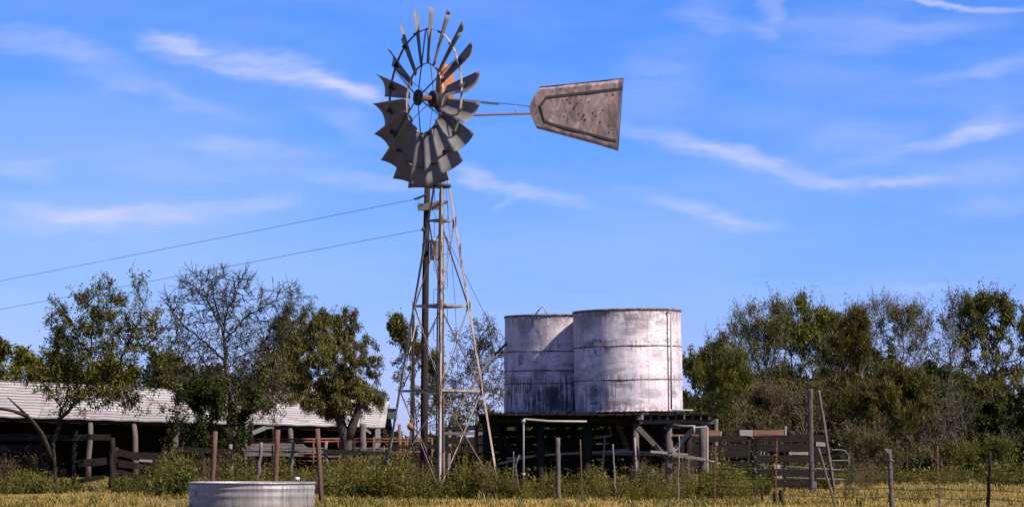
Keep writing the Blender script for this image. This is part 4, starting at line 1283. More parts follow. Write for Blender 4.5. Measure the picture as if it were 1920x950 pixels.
# far slope, back wall, end wall, beam
def flat(pts, name, mat, parent):
    m = MB(); m.v = [tuple(p) for p in pts]; m.f = [tuple(range(len(pts)))]; m.uv = [[(p.x * .7 + p.y, p.z) for p in map(Vector, pts)]]; m.sm = [False]; return m.build(name, mat, parent, solid=.03)
Rz = Vector((0, 0, 1))
rl, rr2 = E0 + back * Rd + Rz * (ZRl - E0.z), E1 + back * Rd + Rz * (ZRr - E1.z)
bl, br = E0 + back * (Rd * 2.0), E1 + back * (Rd * 2.0)
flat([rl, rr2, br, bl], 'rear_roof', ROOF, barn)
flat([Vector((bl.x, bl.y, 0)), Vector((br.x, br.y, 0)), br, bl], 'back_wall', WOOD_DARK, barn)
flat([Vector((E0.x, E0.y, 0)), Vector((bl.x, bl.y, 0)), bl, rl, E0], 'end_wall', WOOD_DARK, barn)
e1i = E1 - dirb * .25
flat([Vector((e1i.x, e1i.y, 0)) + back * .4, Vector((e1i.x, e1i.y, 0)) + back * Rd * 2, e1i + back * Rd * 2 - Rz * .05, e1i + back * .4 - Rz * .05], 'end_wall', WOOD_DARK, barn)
MB().beam(E0 - Rz * .12 + back * .15, E1 - Rz * .12 + back * .15, .08, .12).build('eave_beam', WOOD_DARK, barn)
MB().beam(Vector((E1.x, E1.y, 0)) - dirb * .3 + back * .1, E1 - dirb * .3 + back * .1 - Rz * .05, .16, .2).build('corner_post', BOARD_PALE, barn)
for px in (170, 251, 332, 440, 545, 640):
    # where the eave line meets this column
    best = min((abs((960 + F * (E0.lerp(E1, g / 400)).x / (E0.lerp(E1, g / 400)).y) - px), g) for g in range(401))[1]
    p = E0.lerp(E1, best / 400) + back * .15
    q = Vector((p.x + rng.uniform(-.1, .1), p.y, -.1))
    MB().tube([q, q.lerp(p, .35) + Vector((rng.uniform(-.04, .04), 0, 0)), q.lerp(p, .7) + Vector((rng.uniform(-.04, .04), 0, 0)), p - Rz * .12], [.125, .115, .11, .10], 9, .12).build('post', WOOD_STAND, barn)

# ================================================================== TREES
def sample_ell(ells, n, rs):
    """ells: (centre(3), radii(3), weight)"""
    w = np.array([e[2] * e[1][0] * e[1][1] * e[1][2] for e in ells]) ** .8
    w /= w.sum()
    idx = rs.choice(len(ells), n, p=w)
    d = unit(rs.normal(size=(n, 3))) * (rs.random((n, 1)) ** (1 / 2.2))
    c = np.array([e[0] for e in ells])[idx]; r = np.array([e[1] for e in ells])[idx]
    return c + d * r, idx


def colonize(trunk, att, D, rs, kill=2.0, infl=1e9, iters=140, trop=(0, 0, .05), jit=.25, arms=()):
    nodes = [np.array(p, float) for p in trunk]
    par = [-1] + list(range(len(trunk) - 1))
    for arm in arms:
        base = np.array(nodes); q0 = np.array(arm[0], float)
        j = int(np.linalg.norm(base - q0, axis=1).argmin()); prev = base[j]; pi_ = j
        for q1 in arm[1:]:
            q1 = np.array(q1, float); L = np.linalg.norm(q1 - prev); m_ = max(1, int(L / D)); a0 = prev.copy()
            for k in range(1, m_ + 1):
                p = a0 + (q1 - a0) * k / m_ + rs.normal(size=3) * D * .16
                nodes.append(p); par.append(pi_); pi_ = len(nodes) - 1
            prev = nodes[-1]
    nodes = np.array(nodes)
    att = att.copy()
    nd = np.full(len(att), 1e9); ni = np.zeros(len(att), int)

    def upd(start):
        nonlocal nd, ni
        seg = nodes[start:]
        if len(seg) == 0 or len(att) == 0: return
        dm = np.linalg.norm(att[:, None, :] - seg[None, :, :], axis=2)
        j = dm.argmin(1); v_ = dm[np.arange(len(att)), j]
        b = v_ < nd
        nd = np.where(b, v_, nd); ni = np.where(b, j + start, ni)
    upd(0)
    trop = np.array(trop)
    stuck = {}
    for it in range(iters):
        if len(att) == 0: break
        act = nd < infl
        if not act.any(): break
        src = ni[act]
        dirs = unit(att[act] - nodes[src])
        us, inv = np.unique(src, return_inverse=True)
        sm = np.zeros((len(us), 3)); np.add.at(sm, inv, dirs)
        sm = unit(sm) + trop + rs.normal(size=sm.shape) * jit
        new = nodes[us] + unit(sm) * D
        keep = []
        for q, u_ in enumerate(us):
            c = stuck.get(int(u_), 0)
            if c < 3: keep.append(q); stuck[int(u_)] = c + 1
        if not keep: break
        start = len(nodes)
        nodes = np.vstack([nodes, new[keep]]); par += [int(us[q]) for q in keep]
        upd(start)
        k = nd > kill * D
        att = att[k]; nd = nd[k]; ni = ni[k]
        if len(nodes) > 9000: break
    return nodes, np.array(par)


def branch_mesh(nodes, par, rad, name, mat, parent, twigs=None):
    n = len(nodes)
    V = []; Fc = []
    # one frustum per node with a parent; numpy vectorised by side count
    def frusta(a, b, ra, rb, sides):
        d = unit(b - a)
        ref = np.where(np.abs(d[:, 2:3]) < .9, np.array([[0, 0, 1.0]]), np.array([[1.0, 0, 0]]))
        x = unit(np.cross(d, ref)); y = np.cross(d, x)
        t = 2 * np.pi * np.arange(sides) / sides
        ring = x[:, None, :] * np.cos(t)[None, :, None] + y[:, None, :] * np.sin(t)[None, :, None]
        A = a[:, None, :] + ring * ra[:, None, None]; B = b[:, None, :] + ring * rb[:, None, None]
        return np.concatenate([A, B], axis=1)      # (m, 2s, 3)
    i = np.where(par >= 0)[0]
    a, b = nodes[par[i]], nodes[i]
    ra, rb = np.minimum(rad[par[i]], rad[i] * 1.35), rad[i]
    groups = []
    for lo, hi, s in ((.05, 9, 8), (.018, .05, 5), (0, .018, 3)):
        k = (rb >= lo) & (rb < hi)
        if k.any():
            e = (b[k] - a[k]) * .12
            groups.append((frusta(a[k] - e, b[k] + e * .4, ra[k], rb[k], s), s))
    if twigs is not None and len(twigs[0]):
        groups.append((frusta(twigs[0], twigs[1], twigs[2], twigs[2] * .45, 3), 3))
    verts = []; loops = []; off = 0
    starts = []; tot = 0
    uvs = []
    for g, s in groups:
        m_ = len(g)
        verts.append(g.reshape(-1, 3))
        k = np.arange(s); k2 = (k + 1) % s
        base = off + np.arange(m_)[:, None, None] * (2 * s)
        q = np.stack([k, k2, k2 + s, k + s], axis=1)[None]
        loops.append((base + q).reshape(-1, 4))
        L = np.linalg.norm(g[:, 0] - g[:, s], axis=1)
        h = g[:, 0, 2][:, None, None] + np.zeros((m_, s, 1))
        cu_ = (k / s * .4)[None, :, None] + np.zeros((m_, s, 1)); cu2 = ((k + 1) / s * .4)[None, :, None] + np.zeros((m_, s, 1))
        v1 = h; v2 = h + L[:, None, None]
        uvq = np.concatenate([np.stack([cu_, v1], -1), np.stack([cu2, v1], -1), np.stack([cu2, v2], -1), np.stack([cu_, v2], -1)], axis=2)
        uvs.append(uvq.reshape(-1, 2))
        off += m_ * 2 * s
    verts = np.vstack(verts); loops = np.vstack(loops); nf = len(loops)
    me = bpy.data.meshes.new(name)
    me.vertices.add(len(verts)); me.vertices.foreach_set('co', verts.reshape(-1).astype(np.float32))
    me.loops.add(nf * 4); me.loops.foreach_set('vertex_index', loops.reshape(-1).astype(np.int32))
    me.polygons.add(nf); me.polygons.foreach_set('loop_start', (np.arange(nf) * 4).astype(np.int32)); me.polygons.foreach_set('loop_total', np.full(nf, 4, np.int32))
    me.update(calc_edges=True)
    ul = me.uv_layers.new(name='UVMap'); ul.data.foreach_set('uv', np.vstack(uvs).reshape(-1).astype(np.float32))
    me.polygons.foreach_set('use_smooth', np.ones(nf, bool))
    me.materials.append(mat)
    o = bpy.data.objects.new(name, me); S.collection.objects.link(o)
    o.parent = parent; o.matrix_parent_inverse = Matrix.Translation(-parent.location)
    return o


def px_ell(e, Y, depth=.8):
    px, py, rx, ry = e[:4]; s = F / Y
    dy = e[5] if len(e) > 5 else 0.0
    c = W(px, py, Y + dy)
    return (np.array(c), np.array([rx / s, max(.5, rx / s * depth), ry / s]), 1.0, e[4] if len(e) > 4 else 1.0)


def tree(name, label, Y, trunk_px, ells, n_att=450, D=.3, n_leaf=9000, leaf=(.11, .05), lm=None, bark=None, tip=.006, style='rand', twigs=2, twig_len=.35,
         seed=1, cat='tree', group='trees and shrubs of the ranch', depth=.8, stems=None, twig_r=.006, trop=.05, jit=.25, leafspread=.06, limbs=(), arms=None, shoots=26, shoot_len=.7):
    fine = .77 if group != 'trees beyond the barn' else .8
    leaf = (leaf[0] * fine, leaf[1] * fine * .9); n_leaf = int(n_leaf * 1.6); leafspread *= .9; twigs += 1; n_att = int(n_att * 1.2)
    rs = np.random.default_rng(seed)
    lm = lm or L_GREEN; bark = bark or BARK
    base = G(trunk_px[0][0], Y)
    root = thing(name, base, label, cat, group)
    E = [px_ell(e, Y, depth) for e in ells]
    att, idx = sample_ell([(e[0], e[1], e[2]) for e in E], n_att, rs)
    att = att[att[:, 2] > .15]
    tpts = [np.array(base) + np.array([0, 0, -.1])] + [np.array(W(x, y, Y + (t[0] if t else 0))) for (x, y, *t) in trunk_px[1:]]
    tr = [tpts[0]]
    for q in tpts[1:]:
        m_ = max(1, int(np.linalg.norm(q - tr[-1]) / D)); a = tr[-1]
        for k in range(1, m_ + 1): tr.append(a + (q - a) * k / m_ + (rs.normal(size=3) * .02 if k < m_ else 0))
    if arms is None:
        A_ = []
        top = tr[-1]; low = tr[int(len(tr) * .62)]
        big = sorted(E, key=lambda e: -e[1][0] * e[1][2])[:7]
        for e in big:
            c = e[0] + rs.normal(size=3) * e[1] * .15
            st_ = top if c[2] > top[2] else low
            if np.linalg.norm(c - st_) < 2.5 * D: continue
            mid_ = st_ + (c - st_) * .5 + np.array([0, 0, -.12 * np.linalg.norm(c - st_)]) + rs.normal(size=3) * .15
            end = c + (c - mid_) * .3 * rs.uniform(.3, 1); end[2] = min(end[2], c[2] + e[1][2] * .25); c[2] -= e[1][2] * .2
            A_.append([st_, mid_, c, end])
    else:
        A_ = [[np.array(W(*p)) for p in a] for a in arms]
    nodes, par = colonize(tr, att, D, rs, trop=(0, 0, trop), jit=jit, arms=A_)
    n = len(nodes)
    nchild = np.zeros(n, int)
    for i in range(n):
        if par[i] >= 0: nchild[par[i]] += 1
    p_ = 2.35; acc_ = np.zeros(n)
    for i in range(n - 1, -1, -1):
        if nchild[i] == 0: acc_[i] = tip ** p_
        if par[i] >= 0: acc_[par[i]] += acc_[i]
    rad = acc_ ** (1 / p_)
    zlim = max(e[0][2] + e[1][2] for e in E)
    # twigs
    thin = np.where((rad < .03) & (par >= 0))[0]
    src = np.repeat(thin, twigs)
    pd = unit(nodes[src] - nodes[par[src]])
    td = unit(pd * .8 + rs.normal(size=pd.shape) * .65 + np.array([0, 0, {'rand': .1, 'up': .9, 'droop': -.7, 'feather': .9}[style]]))
    ta = nodes[src]; L = twig_len * rs.uniform(.5, 1.25, len(src))
    tb = ta + td * L[:, None]
    # secondary twigs
    k2 = rs.random(len(src)) < .8
    ta2 = ta[k2] + (tb - ta)[k2] * rs.uniform(.3, .8, (k2.sum(), 1)); td2 = unit(td[k2] + rs.normal(size=(k2.sum(), 3)) * .6); tb2 = ta2 + td2 * (L[k2] * .55)[:, None]
    TA = np.vstack([ta, ta2]); TB = np.vstack([tb, tb2]); TR = np.concatenate([np.full(len(ta), twig_r), np.full(len(ta2), twig_r * .75)])
    # long free shoots that break the outline
    if shoots:
        zq = np.quantile(nodes[:, 2], .6); cx_ = nodes[:, 0].mean()
        cand = np.where((nodes[:, 2] > zq) & (rad < .05) & (par >= 0))[0]
        if len(cand):
            wz = (nodes[cand, 2] - zq + .05) ** 1.5; pick = rs.choice(cand, shoots, p=wz / wz.sum())
            SA = []; SB = []; SR = []
            for c in pick:
                p = nodes[c].copy(); L = min(shoot_len * rs.uniform(.4, 1.3), max(.4, zlim + .7 - p[2]))
                d = np.array([(p[0] - cx_) * .18 + rs.normal() * .35, rs.normal() * .3, 1.0]); d /= np.linalg.norm(d)
                for k in range(5):
                    d2 = d + rs.normal(size=3) * .16; d2 /= np.linalg.norm(d2); q = p + d2 * L / 5
                    SA.append(p); SB.append(q); SR.append(twig_r * (1.5 - .22 * k))
                    if k:
                        for _ in range(2):
                            d3 = d2 + rs.normal(size=3) * .8; d3 /= np.linalg.norm(d3); SA.append(q); SB.append(q + d3 * L * .16); SR.append(twig_r * .7)
                    p = q; d = d2
            TA = np.vstack([TA, SA]); TB = np.vstack([TB, SB]); TR = np.concatenate([TR, SR])
    tk = branch_mesh(nodes, par, rad, 'trunk', bark, root, (TA, TB, TR))
    for lb in limbs:
        pts = [W(*q) for q in lb[0]]
        MB().tube(pts, lb[1], 8, .12).build('limb', bark, root)
    # leaves along the twigs, thinned by the leaf density of the nearest lobe
    if n_leaf > 0 and len(TA):
        mid = (TA + TB) / 2
        dens = np.zeros(len(mid))
        for e in E:
            q = (((mid - e[0]) / e[1]) ** 2).sum(1)
            dens = np.maximum(dens, np.where(q < 1.5, e[3], e[3] * .3 * np.exp(-(q - 1.5))))
        clump = .8 + .45 * np.sin(mid[:, 0] * 2.3 + seed) * np.sin(mid[:, 2] * 2.7 + seed * 2) * np.sin(mid[:, 1] * 1.9) + .2
        w = dens * np.clip(clump, .08, 2)
        if w.sum() > 0:
            w /= w.sum()
            j = rs.choice(len(TA), n_leaf, p=w)
            f = rs.random((n_leaf, 1)) ** .7
            c = TA[j] + (TB[j] - TA[j]) * f + rs.normal(size=(n_leaf, 3)) * leafspread
            d = unit(TB[j] - TA[j])
            bias = {'rand': np.array([0, 0, -.25]), 'up': np.array([0, 0, .7]), 'droop': np.array([0, 0, -1.3]), 'feather': np.array([0, 0, .5])}[style]
            d = unit(d * (.6 if style != 'feather' else 1.4) + rs.normal(size=d.shape) * (.7 if style != 'feather' else .35) + bias)
            Ls = leaf[0] * rs.uniform(.6, 1.35, n_leaf); Ws = leaf[1] * rs.uniform(.6, 1.3, n_leaf)
            quads_obj('crown', leaf_quads(c, d, Ls, Ws), [lm], parent=root)
    return root


# left: three trees before the barn
tree('hackberry_tree', 'broad tree at far left with airy leafy upper branches and a forked trunk', 70,
     [(100, 0), (103, 880), (100, 845), (105, 815), (112, 785), (118, 775)],
     [(185, 665, 95, 75, 1.0), (115, 670, 50, 50, .9), (235, 630, 65, 65, .6), (285, 690, 55, 50, .6), (60, 705, 50, 35, .8), (165, 600, 45, 50, .5), (262, 560, 28, 50, .2), (112, 600, 18, 40, .5), (205, 555, 35, 45, .25), (150, 735, 90, 35, .9), (315, 630, 40, 45, .08), (250, 740, 60, 28, .6), (155, 560, 12, 35, .4), (95, 585, 10, 25, .4)],
     1400, .22, 12500, (.13, .055), L_GREEN, BARK_DARK, seed=3, twigs=2, twig_len=.36, tip=.0085, twig_r=.007, jit=.32, arms=[[(112, 785, 70), (150, 748, 69.9), (200, 705, 69.7), (240, 655, 69.6), (262, 600, 69.6), (268, 570, 69.6)], [(150, 748, 69.9), (210, 738, 69.2), (270, 715, 69)], [(112, 785, 70), (125, 735, 70.4), (135, 680, 70.8), (122, 620, 71)], [(150, 748, 69.9), (170, 690, 70.5), (172, 620, 70.8), (165, 565, 71)], [(200, 705, 69.7), (212, 650, 69), (205, 590, 68.8), (208, 560, 68.8)], [(240, 655, 69.6), (290, 640, 69.4), (318, 600, 69.2)], [(118, 770, 70), (90, 730, 69.6), (60, 700, 69.4)]], shoots=36, shoot_len=.5,
     limbs=[([(95, 860, 69.6), (88, 835, 69.5), (78, 812, 69.4), (62, 790, 69.3), (42, 770, 69.3), (14, 744, 69.3)], [.08, .075, .065, .05, .035, .012]), ([(52, 780, 69.3), (25, 770, 69), (-30, 760, 69)], [.06, .045, .03])])
tree('bare_topped_tree', 'tall tree behind the trough with a bare twiggy top and leafy lower limbs', 76,
     [(430, 0), (431, 860), (430, 800), (433, 760), (430, 730), (424, 690), (421, 650), (420, 620)],
     [(400, 555, 85, 60, .03), (335, 575, 38, 45, .02), (475, 560, 55, 45, .02), (402, 522, 60, 26, .0), (350, 528, 30, 22, 0), (450, 528, 30, 22, 0), (540, 560, 34, 40, .0), (350, 650, 50, 60, .25), (440, 650, 75, 60, .22), (505, 615, 55, 50, .06), (380, 710, 90, 50, .4), (480, 720, 70, 40, .4)],
     3400, .19, 4200, (.11, .045), L_GREEN, seed=5, twigs=3, twig_len=.36, jit=.36, tip=.0085, twig_r=.0115,
     shoots=30, shoot_len=.35,
     arms=[[(421, 640, 76), (408, 600, 76.2), (385, 560, 76.4), (362, 535, 76.6)], [(421, 640, 76), (424, 590, 75.8), (440, 552, 75.6), (450, 528, 75.5)], [(421, 610, 76), (402, 560, 75.4), (396, 528, 75.2)],
           [(423, 640, 76), (458, 600, 75.8), (492, 575, 75.6), (515, 560, 75.6)], [(424, 680, 76), (385, 640, 76.3), (345, 610, 76.5), (315, 570, 76.6)], [(430, 740, 76), (400, 700, 75.8), (370, 660, 75.6), (335, 640, 75.6)],
           [(434, 760, 76), (462, 720, 75.6), (492, 690, 75.4), (515, 655, 75.4), (535, 600, 75.3), (545, 555, 75.3)], [(432, 760, 76), (400, 740, 76.2), (350, 725, 76.4), (320, 700, 76.5)], [(424, 690, 76), (455, 665, 76.4), (490, 650, 76.6)]])
tree('spreading_tree', 'olive-leaved tree with one bare crown tip leaning right of the tall twiggy tree', 78,
     [(446, 0), (446, 860), (450, 800), (462, 760), (492, 725), (505, 700)],
     [(560, 585, 24, 22, .05), (530, 610, 40, 30, .1), (575, 610, 36, 26, .5), (530, 670, 75, 60, .8), (480, 700, 60, 45, .5), (590, 650, 55, 55, 1.0), (500, 740, 70, 35, .9), (550, 620, 60, 40, .4), (440, 720, 60, 40, .7)],
     1300, .23, 17000, (.12, .04), L_HANG, seed=8, twigs=2, twig_len=.36, style='droop', tip=.008, twig_r=.009)
tree('leafy_tree', 'rounded tree with dense hanging olive leaves left of the windmill tower', 84,
     [(648, 0), (648, 850), (650, 815), (645, 795), (640, 778)],
     [(650, 690, 75, 75, 1.0), (600, 660, 55, 60, 1.0), (695, 685, 38, 70, 1.0), (560, 700, 45, 50, .8), (640, 740, 85, 35, .7), (625, 625, 50, 40, .9), (715, 730, 22, 35, .8), (580, 620, 30, 28, .7), (660, 610, 22, 22, .6), (612, 598, 14, 18, .5), (700, 635, 20, 25, .8), (545, 650, 35, 40, .8)],
     950, .28, 42000, (.125, .045), L_HANG, seed=12, style='droop', twigs=2, twig_len=.4, shoot_len=.5, limbs=[([(652, 915, 83.6), (651, 860, 83.6), (650, 825, 83.6), (641, 800, 83.6), (636, 780, 83.6), (625, 755, 83.6)], [.24, .21, .2, .17, .15, .1]), ([(650, 828, 83.6), (660, 800, 83.5), (668, 778, 83.5), (680, 745, 83.5)], [.17, .14, .11, .07])])
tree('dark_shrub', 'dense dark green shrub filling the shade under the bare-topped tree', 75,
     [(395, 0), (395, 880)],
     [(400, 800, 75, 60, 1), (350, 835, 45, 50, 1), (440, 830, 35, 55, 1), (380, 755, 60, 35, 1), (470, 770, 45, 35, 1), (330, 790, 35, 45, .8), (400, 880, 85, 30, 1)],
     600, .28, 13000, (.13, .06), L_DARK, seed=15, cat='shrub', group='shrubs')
# beyond the barn
for i, (cx, cy, rx, ry, lm_, lab) in enumerate([
        (15, 700, 75, 60, L_GREEN, 'green tree beyond the barn at the left edge of the picture'),
        (110, 720, 60, 50, L_DARK, 'dark tree beyond the barn behind the forked trunk'),
        (210, 725, 60, 45, L_GREEN, 'low green tree beyond the barn roof right of the forked tree'),
        (320, 712, 60, 42, L_DARK, 'dark low tree beyond the roof left of the bare-topped tree'),
        (400, 735, 60, 40, L_DARK, 'dark tree just above the roof behind the tall twiggy trunk'),
        (520, 735, 70, 45, L_BROWN, 'brownish tree above the roof behind the leaning limbs'),
        (650, 755, 70, 40, L_GREEN, 'green tree beyond the right part of the roof')]):
    Yb = 165 + i * 2
    tree('distant_tree', lab, Yb, [(cx, 0), (cx, 835), (cx, cy + ry * .6)], [(cx, cy, rx, ry, 1), (cx - rx * .5, cy + ry * .3, rx * .6, ry * .7, 1), (cx + rx * .5, cy + ry * .35, rx * .55, ry * .7, 1), (cx, cy + ry * 1.1, rx * 1.1, ry * .7, 1)],
         350, .55, 9000, (.34, .2), lm_, seed=30 + i, group='trees beyond the barn', twig_len=.7, twig_r=.012, tip=.012, leafspread=.15)
# behind the tower
tree('thin_tree', 'thin leafy tree seen through the left side of the tower', 100, [(785, 0), (784, 840), (780, 780), (775, 720)],
     [(765, 650, 36, 44, .9), (748, 625, 18, 26, .8), (785, 690, 42, 45, .8), (750, 690, 25, 40, .4), (800, 760, 45, 60, .35)], 380, .35, 6500, (.16, .07), L_GREEN, BARK, seed=41, twig_len=.45, twig_r=.008, tip=.008)
tree('twiggy_tree', 'grey twiggy tree with dry brown leaves between the tower and the left tank', 96, [(892, 0), (890, 850), (892, 800), (898, 750), (905, 700)],
     [(905, 680, 50, 50, .4), (870, 650, 28, 40, .3), (930, 660, 35, 45, .4), (900, 745, 70, 60, .5), (850, 730, 45, 60, .5), (935, 730, 35, 60, .5), (905, 615, 16, 25, .2)],
     1300, .28, 4600, (.13, .06), L_BROWN, BARK_PALE, seed=43, twigs=3, twig_len=.5, twig_r=.0085, tip=.008, jit=.35)
tree('green_shrub', 'green shrub low between the tower legs', 92, [(860, 0), (860, 870)], [(855, 800, 28, 40, .8), (820, 720, 22, 60, .5), (880, 790, 25, 30, .5)], 180, .3, 3500, (.15, .06), L_GREEN, seed=44, cat='shrub', group='shrubs', twig_len=.4)

# right thicket
R_ = [
    ('willowy_shrub', 'bright yellow-green willowy shrub just right of the tanks', 100, [(1345, 0), (1345, 870)], [(1330, 755, 50, 60, 1), (1370, 745, 45, 60, 1), (1300, 790, 30, 50, .9), (1375, 690, 25, 40, .7)], 420, .35, 14000, (.20, .035), L_YEL, BARK, 'feather', .55),
    ('leafy_tree', 'dark leafy tree directly behind the right tank edge', 112, [(1300, 0), (1302, 800), (1305, 740)], [(1300, 710, 45, 45, 1), (1330, 720, 45, 50, .9), (1285, 770, 40, 60, 1), (1345, 690, 30, 35, .7)], 380, .4, 9000, (.2, .09), L_GREEN, BARK, 'up', .5),
    ('twiggy_tree', 'upright twiggy tree with thin green tips, tallest one left of the cedar poles', 108, [(1430, 0), (1432, 840), (1435, 780), (1438, 720)], [(1425, 680, 55, 60, .7), (1440, 625, 50, 50, .4), (1385, 670, 35, 55, .6), (1460, 650, 35, 60, .6), (1432, 585, 24, 24, .15), (1465, 605, 24, 35, .15), (1400, 620, 26, 34, .2), (1430, 770, 75, 60, .5), (1378, 620, 10, 30, 0)], 1000, .32, 11000, (.17, .05), L_GREEN, BARK, 'up', .6),
    ('brown_shrub', 'brownish half-dead shrub behind the corral boards', 102, [(1440, 0), (1440, 860)], [(1430, 790, 60, 60, .7), (1490, 800, 60, 50, .6), (1400, 830, 50, 35, .6)], 600, .32, 9000, (.15, .045), L_BROWN, BARK, 'up', .55),
    ('tall_tree', 'tall ragged tree with one high leafy sprig above the cedar poles', 110, [(1512, 0), (1514, 820), (1520, 760), (1525, 700)], [(1520, 665, 50, 60, .9), (1535, 625, 35, 38, .7), (1508, 600, 18, 28, .5), (1502, 575, 12, 20, .35), (1490, 620, 26, 30, .5), (1560, 650, 40, 50, .8), (1500, 720, 45, 50, .9), (1555, 720, 55, 50, .9)], 800, .34, 12000, (.19, .07), L_YEL, BARK, 'up', .55),
    ('feathery_cedar', 'feathery olive evergreen right behind the tall cedar poles', 103, [(1590, 0), (1592, 860), (1595, 800)], [(1580, 700, 50, 60, 1), (1560, 770, 60, 60, 1), (1615, 730, 50, 65, 1), (1600, 660, 28, 50, .8), (1610, 620, 12, 30, .8)], 650, .36, 20000, (.24, .04), L_OLIVE, BARK, 'feather', .6),
    ('feathery_cedar', 'broad feathery grey-olive evergreen above the wire fence, middle of the thicket', 100, [(1680, 0), (1680, 870), (1680, 830)], [(1660, 780, 80, 50, 1), (1720, 780, 50, 55, 1), (1610, 800, 50, 40, 1), (1690, 740, 55, 35, .8), (1750, 800, 35, 45, .8)], 650, .36, 20000, (.26, .045), L_OLIVE, BARK, 'feather', .6),
    ('dark_cedar', 'dark green dense cedar behind the middle of the thicket', 112, [(1700, 0), (1700, 780)], [(1690, 700, 60, 35, 1), (1650, 680, 40, 35, 1), (1740, 710, 35, 45, 1), (1700, 750, 70, 45, 1)], 450, .4, 16000, (.2, .11), L_DARK, BARK, 'rand', .4),
    ('bare_tree', 'bare grey twiggy tree sticking out above the dark cedar', 120, [(1640, 0), (1642, 760), (1640, 700), (1638, 660)], [(1630, 610, 45, 38, .05), (1650, 590, 40, 25, .03), (1600, 640, 40, 35, .1), (1555, 605, 22, 28, .03), (1690, 640, 50, 45, .15)], 750, .34, 1800, (.15, .07), L_GREEN, BARK_PALE, 'rand', .5),
    ('bare_tree', 'sparse grey twiggy tree left of the big green tree at the right edge', 118, [(1765, 0), (1768, 800), (1775, 740), (1780, 700)], [(1780, 640, 60, 60, .4), (1740, 650, 45, 60, .3), (1800, 600, 40, 45, .3), (1780, 720, 70, 50, .5), (1720, 620, 30, 40, .15), (1800, 770, 60, 50, .5)], 1100, .34, 6500, (.16, .06), L_OLIVE, BARK_PALE, 'rand', .5),
    ('twiggy_tree', 'grey-brown twiggy tree filling the thicket top right of the tall sprigged tree', 114, [(1680, 0), (1680, 800), (1684, 740), (1686, 690)], [(1670, 635, 65, 55, .5), (1725, 640, 50, 55, .45), (1620, 640, 50, 50, .5), (1695, 600, 40, 34, .15), (1680, 720, 90, 60, .7), (1790, 660, 40, 50, .4)], 1100, .34, 8000, (.15, .055), L_OLIVE, BARK_PALE, 'up', .5),
    ('twiggy_tree', 'olive twiggy tree between the twiggy one and the tall sprigged tree', 111, [(1480, 0), (1482, 830), (1480, 760), (1484, 700)], [(1475, 630, 40, 55, .6), (1390, 650, 34, 45, .5), (1350, 680, 40, 45, .7), (1480, 700, 70, 60, .8), (1570, 630, 30, 40, .5)], 900, .34, 8000, (.15, .05), L_OLIVE, BARK, 'up', .5),
    ('big_green_tree', 'big olive-green tree with a pointed top at the right edge', 108, [(1870, 0), (1868, 830), (1862, 760), (1855, 700)], [(1835, 605, 40, 42, .8), (1828, 575, 20, 22, .7), (1885, 600, 36, 34, .6), (1870, 640, 50, 50, .9), (1915, 640, 45, 60, .9), (1840, 680, 55, 55, .8), (1900, 720, 60, 60, .8), (1950, 680, 50, 80, .9), (1850, 740, 60, 50, .8)], 1300, .33, 22000, (.17, .07), L_GREEN, BARK, 'up', .5),
    ('dark_cedar', 'low dark cedar with reddish tinge at the right edge above the fence', 101, [(1850, 0), (1852, 860), (1850, 810)], [(1820, 780, 55, 45, 1), (1880, 790, 60, 45, 1), (1930, 770, 50, 60, 1), (1780, 830, 40, 30, .8), (1850, 830, 70, 25, .9)], 550, .38, 18000, (.18, .09), L_DARK, BARK, 'rand', .45),
    ('brushy_shrub', 'low brushy olive shrub at the thicket foot behind the knotted fence post', 98, [(1650, 0), (1650, 880)], [(1640, 850, 45, 22, .8), (1700, 856, 40, 18, .8), (1600, 846, 30, 24, .7)], 380, .25, 7000, (.13, .035), L_OLIVE, BARK, 'feather', .4),
    ('brushy_shrub', 'low brushy green shrub at the thicket foot near the right edge', 97, [(1820, 0), (1820, 885)], [(1810, 858, 50, 20, .8), (1870, 856, 40, 22, .8), (1765, 862, 30, 16, .7)], 380, .25, 7000, (.13, .035), L_YEL, BARK, 'feather', .4),
    ('tangled_shrub', 'tangle of pale dead branches hanging below the feathery evergreen', 99, [(1720, 0), (1722, 880), (1735, 850)], [(1740, 830, 50, 35, .1), (1690, 840, 60, 25, .1), (1780, 800, 40, 40, .1), (1640, 845, 50, 20, .1)], 500, .3, 500, (.15, .06), L_OLIVE, BARK_PALE, 'rand', .5),
]
for i, (nm, lab, Y, tp_, el, na, D, nl, lf, lm_, bk, sty, tl) in enumerate(R_):
    tree(nm, lab, Y, tp_, el, na, D, int(nl * (.72 if sty in ('up', 'rand') and 'dark' not in nm else .9)), lf, lm_, TWIG if bk is BARK and 'dark' not in nm else bk, seed=60 + i, style=sty, twig_len=tl, twigs=2, twig_r=.011, tip=.011, cat='shrub' if 'shrub' in nm else 'tree', leafspread=.09, jit=.34, shoots=0 if 'cedar' in nm and 'feathery' not in nm else 70, shoot_len=1.0,
         group='shrubs' if 'shrub' in nm else 'trees of the right thicket')


